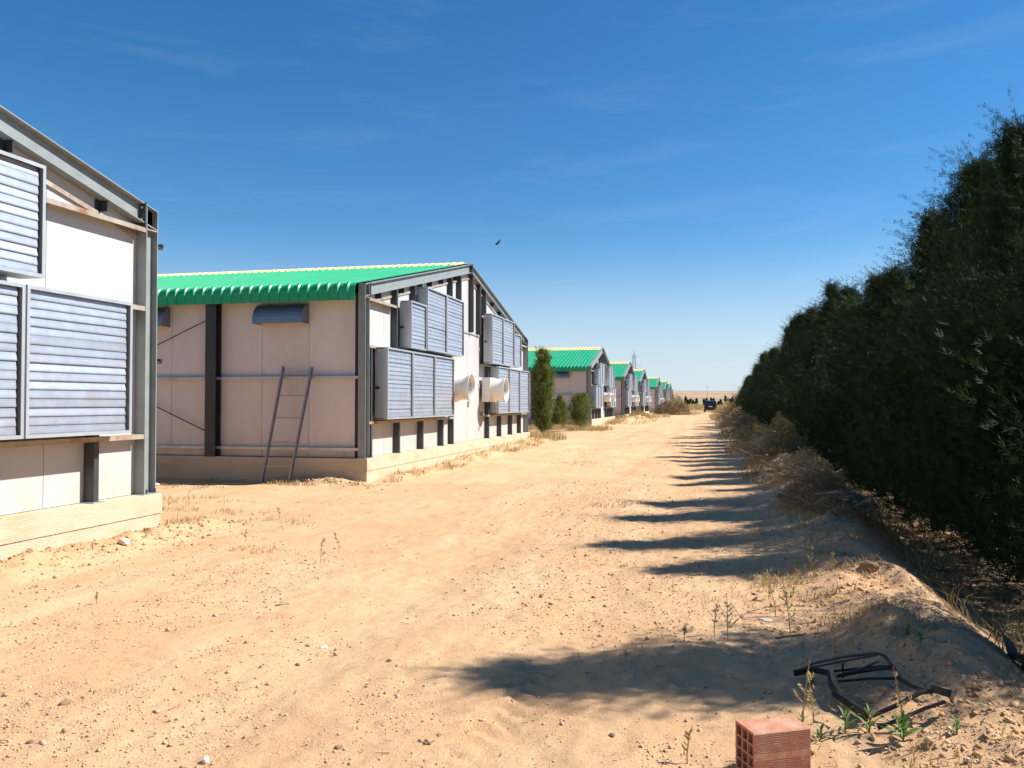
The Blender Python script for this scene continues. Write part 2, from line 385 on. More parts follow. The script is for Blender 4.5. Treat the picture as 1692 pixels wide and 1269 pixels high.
def ground_z(x, y):
    x = np.asarray(x, float); y = np.asarray(y, float)
    z = 0.10 * sstep(14, 50, y) + 0.14 * sstep(16, 31, y) * (1 - sstep(32, 44, y)) * (1 - sstep(-6.2, -4.0, x)) + 0.07 * sstep(40, 60, y)
    near = 1 - sstep(120, 170, y)
    z = z + (1 - sstep(12, 22, y)) * 0.010 * fbm(x * 19, y * 17, 2, 33) + (1 - sstep(12, 22, y)) * 0.012 * np.clip(fbm(x * 9, y * 8, 3, 35) - .25, 0, 1)
    z = z + near * (0.05 * fbm(x * 0.35, y * 0.22, 3, 11) + 0.022 * fbm(x * 1.7, y * 1.1, 3, 21) + 0.015 * fbm(x * 7, y * 6, 3, 31))
    # wheel lanes
    for cx, wdt in ((-3.55, .33), (-1.95, .33), (-0.75, .3)):
        c = cx + 0.35 * np.sin(y * 0.09 + cx)
        z = z - near * 0.030 * np.exp(-((x - c) / wdt) ** 2) * (0.7 + vnoise(y * 0.5, x * 0 + cx, 3))
    # tread marks in the lane in front
    c = -1.05 + 0.1 * (y - 4)
    tr = np.exp(-((x - c) / 0.13) ** 4) * np.exp(-((y - 4.1) / 0.7) ** 2)
    z = z + tr * 0.012 * np.sign(np.sin(y * 42 + np.abs(x - c) * 30))
    # berm, ditch and tree strip
    xc = crest_x(y); d = x - xc
    hb = (0.13 + 0.16 * sstep(9, 14, y) + 0.30 * np.clip(vnoise(y * 0.30, y * 0 + 8.8, 6) + 0.12, 0, 1) * sstep(9, 13, y)) * (1 - sstep(85, 120, y))
    hb = hb + 0.12 * np.exp(-((y - 5.75) / 0.25) ** 2 - ((x - 1.05) / 0.25) ** 2)
    berm = np.where(d < 0, np.exp(-(d / 0.62) ** 2), np.exp(-(d / 0.40) ** 2)) * hb
    berm = berm * (1 + 0.7 * fbm(x * 3.1, y * 3.1, 3, 41))
    strip = 1 - sstep(95, 125, y)
    ditch = -0.50 * sstep(0.1, 1.25, d) * (1 - sstep(4.5, 7.5, x)) * strip
    z = z + berm + ditch + near * sstep(-1.6, 0.2, d) * 0.05 * fbm(x * 5, y * 5, 4, 51)
    # loose soil along the footings
    m1 = np.exp(-((x + 6.15) / 0.30) ** 2) * sstep(5.2, 6.2, y) * (1 - sstep(9.2, 10.0, y)) * 0.10
    m2 = np.exp(-((y - 14.75) / 0.28) ** 2) * sstep(-9.0, -7.6, x) * (1 - sstep(-6.7, -6.1, x)) * 0.07
    m3 = np.exp(-((x + 6.2) / 0.35) ** 2) * sstep(15, 16, y) * (1 - sstep(29, 31, y)) * 0.06
    m4 = np.exp(-((x + 5.2) / 0.9) ** 2 - ((y - 62) / 3.5) ** 2) * 0.42 + np.exp(-((x + 5.4) / 1.0) ** 2 - ((y - 57) / 2.5) ** 2) * 0.25
    z = z + (m1 + m2 + m3) * (1 + 1.3 * fbm(x * 6, y * 6, 3, 61)) + m4 * (1 + .6 * fbm(x * 2, y * 2, 3, 62))
    # open country
    D = np.maximum(y - 140, 0)
    far = 0.0072 * np.minimum(D, 1100) + 33.0 * sstep(1000, 2700, D + 0.12 * x + 160 * fbm(x * 0.0016, y * 0.0004, 3, 71)) * (1 + 0.25 * fbm(x * 0.0013, x * 0 + 1.7, 3, 72))
    far = far + 5.0 * sstep(700, 900, D) * np.exp(-((x - 65) / 45) ** 2) * (1 - sstep(900, 1150, D))
    return z + far

def local_ground(x, y, rx, ry, n=28):
    gx, gy = np.linspace(x - rx, x + rx, n), np.linspace(y - ry, y + ry, n)
    T = ground_z(*np.meshgrid(gx, gy)).tolist()
    def f(px, py):
        u = min(max((px - x + rx) / (2 * rx) * (n - 1), 0), n - 1.001); v = min(max((py - y + ry) / (2 * ry) * (n - 1), 0), n - 1.001)
        i, j = int(u), int(v); a, b = u - i, v - j
        return (T[j][i] * (1 - a) + T[j][i + 1] * a) * (1 - b) + (T[j + 1][i] * (1 - a) + T[j + 1][i + 1] * a) * b
    return f

def gz(x, y): return float(ground_z(np.array([x]), np.array([y]))[0])

# ------------------------------------------------------------------ ground
def grow(start, step, ratio, end):
    out = [start]
    while out[-1] < end: out.append(out[-1] + step); step *= ratio
    return out
ys = [-3000, -800, -200, -60, -25, -12, -8, -5, -3, -1.5, -.5, .4, 1.0, 1.6, 2.1, 2.5, 2.8] + grow(3.0, 0.02, 1.0063, 9000)
xr = grow(2.6, 0.028, 1.05, 9000); xl = [-(v) for v in grow(3.2, 0.028, 1.018, 13)]; xl2 = [-(v) for v in grow(-xl[-1], 0.25, 1.09, 9000)][1:]
xs = sorted(set(np.round(xl2 + xl + list(np.arange(-3.18, 2.6, 0.026)) + xr, 4)))
X, Y = np.meshgrid(np.array(xs), np.array(ys))
Z = ground_z(X, Y)
V = np.stack([X.ravel(), Y.ravel(), Z.ravel()], 1)
nx, ny = len(xs), len(ys)
I = (np.arange(ny - 1)[:, None] * nx + np.arange(nx - 1)[None, :]).ravel()
F = np.stack([I, I + 1, I + 1 + nx, I + nx], 1)
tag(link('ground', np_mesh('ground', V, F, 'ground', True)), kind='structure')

# ------------------------------------------------------------------ sheds
def slat_mesh(w):
    prof = [(-.008, .092), (-.004, .055), (-.001, .036), (.002, .012), (.001, .0), (-.010, .003), (-.010, .009), (-.003, .014), (-.006, .036), (-.010, .055), (-.014, .090)]
    return MB().prism([(a, b) for a, b in prof], 'y', 0, w)

SLATS = {}
def louvre_box(parent, y0, y1, z0, z1, split, latch=False, d0=-0.03, d1=0.26):
    w, h = y1 - y0, z1 - z0
    t, lip = 0.012, 0.035
    b = MB()
    yb = 0.035
    b.box(d0, d1 - .09, yb, yb + t, 0.03, h - .03).box(d1 - .09, d1, 0, t, 0, h)          # stepped near side
    b.box(d0, d1, w - t, w, 0, h)
    b.box(d0, d1, t, w - t, h - t, h).box(d0, d1, t, w - t, 0, t)
    b.box(d1 - .006, d1, t, lip, t, h - t).box(d1 - .006, d1, w - lip, w - t, t, h - t)
    b.box(d1 - .006, d1, lip, w - lip, h - lip, h - t).box(d1 - .006, d1, lip, w - lip, t, lip)
    o = b.build('louvre_box', 'galvbox', parent, (0, y0, z0))
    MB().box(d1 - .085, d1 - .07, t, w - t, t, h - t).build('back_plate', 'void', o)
    n = max(4, int(round((h - 2 * lip) / 0.087)))
    pitch = (h - 2 * lip) / n
    ws = w - 2 * lip - .028
    if split:
        key = round(ws, 3)
        if key not in SLATS: SLATS[key] = slat_mesh(ws).mesh('slat', 'galv')
        for i in range(n):
            s = link('slat', SLATS[key], o, (d1 - .034 + random.uniform(-.003, .003), lip + .006, lip + i * pitch))
            s.rotation_euler = (random.uniform(-.004, .004), random.uniform(-.07, .03) - (.10 if random.random() < .05 else 0), 0)
    else:
        m = MB()
        for i in range(n):
            sm = slat_mesh(ws); m.add([(x + d1 - .034, y + lip + .006, z + lip + i * pitch) for x, y, z in sm.v], sm.f)
        tag(m.build('slats', 'galv', o), kind='stuff')
    if latch: MB().box(d0 + .03, d0 + .10, -.02, yb, h * .42, h * .42 + .04).build('latch', 'black', o)
    return o

def exhaust_fan(parent, yc, zc, s=1.0):
    o = MB()
    a = .39 * s
    o.box(-.06, .20, -a, a, -a, a)
    root = o.build('exhaust_fan', 'gelcoat', parent, (0, yc, zc))
    prof = [(.20, .375 * s), (.27, .365 * s), (.40, .335 * s), (.52, .35 * s), (.585, .385 * s), (.60, .395 * s), (.605, .385 * s), (.58, .365 * s), (.50, .332 * s), (.40, .318 * s), (.24, .34 * s)]
    MB().lathe(prof, 28).build('cone', 'gelcoat', root, smooth=True)
    MB().lathe([(.201, .0), (.201, .36 * s)], 24).build('back_disc', 'void', root)
    hub = MB().lathe([(.22, 0), (.22, .07), (.36, .07), (.37, .0)], 12).build('hub', 'dark', root)
    bm = MB()
    for r in (.12, .2, .28): bm.lathe([(.50, r * s), (.506, r * s + .004), (.512, r * s), (.506, r * s - .004), (.50, r * s)], 24)
    for k in range(4):
        t = k * pi / 4; bm.bar((.507, -.33 * s * cos(t), -.33 * s * sin(t)), (.507, .33 * s * cos(t), .33 * s * sin(t)), .008, .008, (1, 0, 0))
    bm.build('guard', 'ladder', root)
    bl = None
    for k in range(6):
        if bl is None:
            bl = MB().add([(.27, -.05, .06), (.33, .05, .06), (.35, .09, .30 * s), (.28, -.06, .30 * s)], [(0, 1, 2, 3)]).mesh('blade', 'gelcoat')
        q = link('blade', bl, root); q.rotation_euler = (k * pi / 3, 0, 0)
    return root

def roof_profile(n_pitch, p=0.21):
    pts = []
    for i in range(n_pitch):
        pts += [(-i * p, 0), (-i * p - .125, 0), (-i * p - .145, .032), (-i * p - .19, .032)]
    pts.append((-n_pitch * p, 0)); return pts

def roof_mesh(name, path, n_pitch, mat, off=0.0):
    """path: (y, z) points going down the slope; ribs run down it; front and back faces with 6 mm thickness."""
    prof = roof_profile(n_pitch); V_, F_ = [], []
    m, n = len(path), len(prof)
    nor = []
    for i in range(m):
        a, b = path[max(0, i - 1)], path[min(m - 1, i + 1)]
        d = Vector((b[0] - a[0], b[1] - a[1])).normalized()
        q = Vector((d[1], -d[0]));
        nor.append(q)
    sgn = 1 if nor[0][1] > 0 else -1
    for lay in (0, -.006):
        for i, (y, z) in enumerate(path):
            q = nor[i] * sgn
            for x, h in prof: V_.append((x, y + q[0] * (h + off + lay), z + q[1] * (h + off + lay)))
    for l in (0, 1):
        o = l * m * n
        for i in range(m - 1):
            for k in range(n - 1): F_.append((o + i * n + k, o + i * n + k + 1, o + (i + 1) * n + k + 1, o + (i + 1) * n + k))
    o = m * n
    for i in range(m - 1):
        F_.append((i * n, (i + 1) * n, o + (i + 1) * n, o + i * n)); F_.append((i * n + n - 1, o + i * n + n - 1, o + (i + 1) * n + n - 1, (i + 1) * n + n - 1))
    for k in range(n - 1):
        a = (m - 1) * n; F_.append((a + k, a + k + 1, o + a + k + 1, o + a + k))
    b = MB(); b.v, b.f = V_, F_
    return b.mesh(name, mat)

def rough_box(x0, x1, y0, y1, z0, z1, step=0.12, amp=0.012, seed=1):
    """footing block whose faces are slightly uneven and whose edges are chipped."""
    b = MB()
    def grid(n1, n2, fn, flip):
        vs = [fn(i / n1, j / n2) for j in range(n2 + 1) for i in range(n1 + 1)]
        fs = []
        for j in range(n2):
            for i in range(n1):
                q = (j * (n1 + 1) + i, j * (n1 + 1) + i + 1, (j + 1) * (n1 + 1) + i + 1, (j + 1) * (n1 + 1) + i)
                fs.append(q[::-1] if flip else q)
        b.add(vs, fs)
    lx, ly, lz = x1 - x0, y1 - y0, z1 - z0
    ny_, nz_ = max(2, int(ly / step)), max(2, int(lz / step)); nx_ = max(2, int(min(lx, 12) / step))
    def J(x, y, z):
        return amp * noise.fractal(Vector((x * 3.1 + seed * 5.3, y * 3.7, z * 4.3)), 0.8, 2.0, 3)
    def front(u, v):
        y, z = y0 + u * ly, z0 + v * lz; e = 1 if 0 < u < 1 and 0 < v < 1 else 0
        return (x1 + (J(x1, y, z) if e else 0), y, z)
    def side(yy, s):
        def fn(u, v):
            x, z = x1 - u * min(lx, 12), z0 + v * lz; e = 1 if 0 < u < 1 and 0 < v < 1 else 0
            return (x, yy + s * (J(x, yy, z) if e else 0), z)
        return fn
    grid(ny_, nz_, front, False); grid(nx_, nz_, side(y0, -1), True); grid(nx_, nz_, side(y1, 1), False)
    if lx > 12: b.box(x0, x1 - 12, y0, y1, z0, z1)
    b.add([(x1 - min(lx, 12), y0, z1), (x1, y0, z1), (x1, y1, z1), (x1 - min(lx, 12), y1, z1)], [(0, 1, 2, 3)])
    return b

def shed(name_label, Y0, zg, sy=1.0, sz=1.0, dyb=0.0, split=True, ladder_cols=True, L=30.0, seed=1, brackets=False, roof_x=-.13):
    """long shed with its gable on the lane; y runs along the gable, x towards the lane."""
    root = empty('poultry_shed', (GX, Y0, zg))
    tag(root, name_label, 'shed', 'green roofed sheds in a row along the dirt lane')
    W = 15.0 * sy; zb = .457 * sz; ze = 3.9 * sz; zr = 5.5 * sz
    slope = (zr - ze) / (W / 2)
    def zt(y): return ze + slope * (y if y < W / 2 else W - y)      # roof line
    yv = lambda v: v * sy
    yb = lambda v: (v * sy + dyb)
    zv = lambda v: v * sz
    # footing in two lifts, the upper a little proud
    rough_box(-L, .05, -.03, W + .03, -.7, zv(.22), .14, .012, seed).build('footing', 'concrete', root)
    rough_box(-L, .062, -.04, W + .04, zv(.22), zb, .12, .010, seed + 3).build('footing', 'concrete', root)
    # gable panels
    dl, dm, dr, dtop = 5.97, 7.41, 8.69, 3.49
    brk = [.1, 1.28, 2.46, 3.64, 4.82, dl, dm, dr, 9.87, 11.05, 12.23, 13.41, 14.9]
    for a, b in zip(brk[:-1], brk[1:]):
        ya, yb_ = yv(a) + .004, yv(b) - .004
        lo = zv(dtop) + .012 if a >= dl and b <= dr else zb + .006
        poly = [(ya, lo), (yb_, lo), (yb_, zt(yb_) - .14)]
        if a < 7.5 < b: poly.append((W / 2, zr - .14))
        poly.append((ya, zt(ya) - .14))
        MB().prism(poly, 'x', -.20, -.14).build('wall_panel', 'white', root)
    MB().prism([(.1, zb), (W - .1, zb), (W - .1, ze - .2), (W / 2, zr - .2), (.1, ze - .2)], 'x', -.26, -.215).build('inner_wall', 'void', root)
    # door leaves
    for a, b, hy in ((dl, dm, .04), (dm, dr, -.04)):
        w = yv(b) - yv(a) - .012
        d = MB().box(-.19, -.125, 0, w, 0, zv(dtop) - zb - .012).build('door_leaf', 'white', root, (0, yv(a) + .006, zb + .008))
        if hy < 0:
            hd = MB().box(-.125, -.09, .05, .075, zv(.95), zv(1.12)).box(-.1, -.085, .05, .19, zv(1.06), zv(1.085)); hd.build('handle', 'ladder', d)
            for z in (.25, 1.5, 2.6): MB().box(-.125, -.10, w - .06, w + .03, zv(z), zv(z) + .12).build('hinge', 'galvbox', d)
        else:
            for z in (.25, 1.5, 2.6): MB().box(-.125, -.10, -.03, .06, zv(z), zv(z) + .12).build('hinge', 'galvbox', d)
    MB().box(-.138, -.10, yv(dl) - .04, yv(dr) + .04, zv(dtop) + .004, zv(dtop) + .05).build('door_lintel', 'galvbox', root)
    # corner columns: I sections, web parallel to the wall
    for yc, flip in ((0.0, 1), (W, -1)):
        f = lambda v: yc + flip * v
        o = MB()
        for a, b in ((0, .013), (.197, .21)):
            y0_, y1_ = sorted((f(a), f(b))); o.box(-.15, 0, y0_, y1_, zb + .012, ze - .02)
        y0_, y1_ = sorted((f(.013), f(.197))); o.box(-.085, -.073, y0_, y1_, zb + .012, ze - .02)
        col = o.build('corner_column', 'steel', root)
        y0_, y1_ = sorted((f(-.04), f(.25))); MB().box(-.17, .03, y0_, y1_, zb, zb + .012).build('base_plate', 'steel', col)
        y0_, y1_ = sorted((f(.013), f(.197))); MB().box(-.148, -.004, y0_, y1_, ze - .29, ze - .275).build('stiffener', 'rusty', col)
        bt = MB().lathe([(0, .012), (.05, .012), (.05, 0)], 6, 'z').mesh('anchor_bolt', 'dark')
        for by in (.03, .18): link('anchor_bolt', bt, col, (.012, f(by), zb + .012))
    # rafters
    for sgn in (1, -1):
        o = MB()
        ya, yb2 = (0.012, W / 2) if sgn > 0 else (W - .012, W / 2)
        ta, tb = zt(ya) - .035, zr - .035
        def strip(x0, x1, da, db):
            p = [(ya, ta - da), (yb2, tb - da), (yb2, tb - db), (ya, ta - db)]
            o.prism(p if sgn > 0 else p[::-1], 'x', x0, x1)
        strip(-.15, 0, 0, .013); strip(-.085, -.073, .013, .227); strip(-.15, 0, .227, .24)
        rf = o.build('rafter', 'steel', root)
        # bolted end plates at the eave and the ridge
        for yy, zz, nm in ((.24, zt(.24), 'end_plate'), (W / 2 - .02, zr, 'ridge_plate')):
            ym = yy if sgn > 0 else W - yy
            p = MB().box(-.155, .012, ym - .011, ym + .011, zz - .31, zz - .03).build(nm, 'dark', rf)
            for dz in (.09, .23):
                MB().lathe([(-.028, 0), (-.028, .014), (.028, .014), (.028, 0)], 6, 'y').build('bolt', 'galvbox', rf, (-.03, ym, zz - dz))
        # purlin cleats below the rafter
        for v in (.85, 2.15, 3.35, 4.05, 4.95, 6.1):
            ym = yv(v) if sgn > 0 else W - yv(v)
            zz = zt(ym) - .28
            MB().box(-.13, -.02, ym, ym + .008, zz - .12, zz + .02).box(-.13, -.122, ym - .06, ym, zz - .12, zz + .02).build('cleat', 'dark', rf)
        f0 = yv(.25) if sgn > 0 else W - yv(.25); f1 = W / 2
        MB().bar((-.125, f0, zt(f0) - .43), (-.125, f1, zr - .43), .028, .05, (0, 0, 1)).build('edge_flashing', 'rusty', rf)
    # posts: rectangular hollow sections standing on the footing
    pm = {}
    def post(y, z0, z1, w=.075):
        o = MB().box(-.135, -.005, 0, .012, z0, z1).box(-.017, -.005, .012, w, z0, z1).box(-.135, -.123, .012, w, z0, z1).build('post', 'post', root, (0, y, 0))
        if z0 < 1: MB().box(-.15, .03, -.05, w + .06, zb, zb + .01).build('base_plate', 'steel', o)
    for v in (.30, 1.83, 3.35, 4.86, 5.72): post(yb(v), zb + .01, zv(2.69))
    for v in (9.35, 10.87, 12.38, 13.75): post(yb(v), zb + .01, zv(2.69))
    for v in (1.68, 2.82, 5.62): post(yb(v), zv(2.72), zt(yb(v)) - .29)
    for v in (6.42, 7.62, 8.40): post(yv(v), zv(dtop) + .055, zt(yv(v)) - .29)
    for v in (9.0, 11.6): post(yb(v), zv(2.72), zt(yb(v)) - .29)
    # girts
    for a, b, z, mt in ((.22, 5.85, 1.17, 'rusty'), (.22, 5.85, 2.685, 'rusty'), (8.75, 14.78, 1.17, 'rusty'), (8.75, 14.78, 2.685, 'rusty'),
                        (.22, 1.66, 3.62, 'rusty'), (12.6, 14.78, 3.62, 'rusty'), (5.75, 6.4, 4.12, 'rusty'), (8.55, 9.0, 4.12, 'rusty')):
        MB().box(-.135, .0, yv(a), yv(b), zv(z) - .004, zv(z) + .004).box(-.008, .0, yv(a), yv(b), zv(z) - .05, zv(z) - .004).build('girt', mt, root)
    # louvre boxes
    boxes = [(.5, 2.0, 1.21, 2.66, 1), (2.0, 3.5, 1.21, 2.66, 0), (3.5, 5.0, 1.21, 2.66, 0),
             (1.86, 2.9, 2.73, 3.76, 1), (2.93, 4.4, 2.75, 4.2, 0), (4.4, 5.86, 2.75, 4.2, 0),
             (8.78, 10.2, 2.72, 4.2, 1), (10.2, 11.7, 2.72, 4.2, 0), (11.72, 12.76, 2.75, 3.84, 0),
             (9.55, 11.03, 1.21, 2.66, 0), (11.03, 12.53, 1.21, 2.66, 0), (12.53, 14.02, 1.21, 2.66, 0)]
    for a, b, c, d, la in boxes:
        louvre_box(root, yb(a) + .012, yb(b) - .012, zv(c), zv(d), split, bool(la))
    for v in (5.38, 9.12): exhaust_fan(root, yv(v), zv(1.93), .93 * min(sy, sz))
    # side walls: panels, rails, columns
    npan = int((L - .3) / 1.04)
    pm1 = MB().box(-1.032, 0, .12, .18, zb + .01, ze - .25).mesh('side_panel', 'shaded_panel')
    pm2 = MB().box(-1.032, 0, W - .18, W - .12, zb + .01, ze - .25).mesh('side_panel', 'shaded_panel')
    for i in range(npan):
        for pmx in (pm1, pm2): link('side_panel', pmx, root, (-.22 - i * 1.04, 0, 0))
    MB().box(-L, -L + .06, .1, W - .1, zb, ze - .2).prism([(.1, ze - .2), (W - .1, ze - .2), (W / 2, zr - .2)], 'x', -L, -L + .06).build('rear_wall', 'shaded_panel', root)
    for s, yo in ((1, 0), (-1, W)):
        for z in (2.07, .66):
            y0_, y1_ = sorted((yo + s * .02, yo + s * .119))
            MB().box(-L, -.16, y0_, y1_, zv(z) - .006, zv(z)).box(-L, -.16, *sorted((yo + s * .02, yo + s * .026)), zv(z) - .055, zv(z) - .006).build('side_rail', 'galvbox', root)
        k = 0; x = -3.33
        cols = []
        while x > -L:
            o = MB()
            o.box(x - .12, x + .12, *sorted((yo - s * .10, yo - s * .088)), zb, ze - .1)
            o.box(x - .006, x + .006, *sorted((yo - s * .088, yo + s * .088)), zb, ze - .1)
            o.box(x - .12, x + .12, *sorted((yo + s * .088, yo + s * .10)), zb, ze - .1)
            o.build('side_column', 'dark', root); cols.append(x); x -= 5.6
        if len(cols) > 1:
            for za, zc in ((3.25, .95), (.95, 3.25)):
                MB().tube([(cols[0] - .1, yo - s * .02, zv(za)), (cols[1] + .1, yo - s * .02, zv(zc))], .012, 5).build('brace_rod', 'dark', root)
    # vent hoods on the side wall
    hx = -1.27
    prof = [(.12, .40)] + [(.12 - .30 * sin(t), .06 + .34 * cos(t)) for t in np.linspace(0.05, pi / 2, 8)] + [(-.18, 0), (-.165, 0)] + [(.12 - .285 * sin(t), .06 + .325 * cos(t)) for t in np.linspace(pi / 2, .05, 8)] + [(.12, .385)]
    hood = MB()
    n = len(prof)
    hood.add([(x, a, b) for x in (-1.08, 0) for a, b in prof], [(i, (i + 1) % n, n + (i + 1) % n, n + i) for i in range(n)])
    for x in (-1.08, -.012):
        pl = [(.118, .40)] + [(.118 - .30 * sin(t), .06 + .34 * cos(t)) for t in np.linspace(0.05, pi / 2, 8)] + [(-.18, 0), (.118, 0)]
        hood.prism([(a, b) for a, b in pl], 'x', x, x + .012)
    hm = hood.mesh('vent_hood', 'hood')
    while hx > -L + 2:
        link('vent_hood', hm, root, (hx, 0, zv(3.12))); hx -= 3.15
    # roof
    e0 = (-.10, ze - slope * .10)
    r = .15 * sz; th0 = math.atan(slope)
    cxy = (e0[0] + r * sin(th0) * 1.0, e0[1] - r * cos(th0))
    arc = [(cxy[0] - r * sin(t), cxy[1] + r * cos(t)) for t in np.linspace(th0, pi / 2, 9)]
    arc.append((arc[-1][0], zv(3.53)))
    path = [(W / 2, zr), (W * .25, ze + slope * W * .25)] + arc
    mir = [(W - a, b) for a, b in path]
    np_ = 5; wd = np_ * .21
    gm = [roof_mesh('roof_sheet', path, np_, 'green'), roof_mesh('roof_sheet', mir, np_, 'green')]
    yl = 1.25 * sy
    rp = [(W / 2, zr), (W / 2 - yl / 2, zr - slope * yl / 2), (W / 2 - yl, zr - slope * yl)]
    ym_ = [roof_mesh('ridge_sheet', rp, np_, 'yellow', .014), roof_mesh('ridge_sheet', [(W - a, b) for a, b in rp], np_, 'yellow', .014)]
    for i in range(int((L - .1) / wd)):
        for g in gm: link('roof_sheet', g, root, (roof_x - i * wd, 0, 0))
        for g in ym_: link('ridge_sheet', g, root, (roof_x - i * wd, 0, 0))
    MB().prism([(.3, zt(.3) - .03), (W / 2, zr - .03), (W - .3, zt(W - .3) - .03), (W - .3, zt(W - .3) - .05), (W / 2, zr - .05), (.3, zt(.3) - .05)], 'x', -L, -.2).build('roof_lining', 'void', root)
    if brackets:
        for z in (3.42, 2.02): MB().box(-.05, .0, W + .0, W + .10, zv(z), zv(z) + .03).box(-.06, .01, W + .06, W + .10, zv(z) + .03, zv(z) + .06).build('cleat', 'dark', root)
    return root

shed('white panelled shed with rusty girts and big silver louvres, cut off by the picture edge', B1Y, 0.0, dyb=.22, seed=2, brackets=True, roof_x=-.2)
shed('green roofed white shed with a steel ladder leaning on its shaded side wall', B2Y, 0.0, seed=5)
b3 = shed('green roofed shed directly behind the three conifer bushes', 46.9, .17, .8, .892, split=False, seed=9)
for y, lab in ((66.3, 'shed with a loose soil heap at its corner, between the bushes and the brush heap'),
               (82.4, 'shed whose gable foot ends just before the dry brush heap'),
               (111, 'small looking shed whose footing is hidden by the dry brush heap'),
               (131, 'last but one shed in the row, far beyond the brush heap'),
               (145, 'last shed in the row, only its louvred gable showing')):
    c = copy_tree(b3); c.location.y = y; c['label'] = lab
    if y == 111: c.location.x = GX - .1

# ------------------------------------------------------------------ foliage
def envelope(t, kind):
    if kind == 'hedge':
        return np.where(t < .28, 1.2, np.where(t < .45, 1.2 - .48 * (t - .28) / .17, .72 * (1 - .97 * (np.maximum(t - .45, 0) / .55) ** 1.0)))
    if kind == 'column':
        return np.where(t < .15, .75 + 1.6 * t, np.where(t < .6, 1.0, 1.0 - .8 * ((t - .6) / .4) ** 1.5))
    return np.where(t < .3, .8 + .66 * t, 1.0 - .8 * ((t - .3) / .7) ** 1.9)

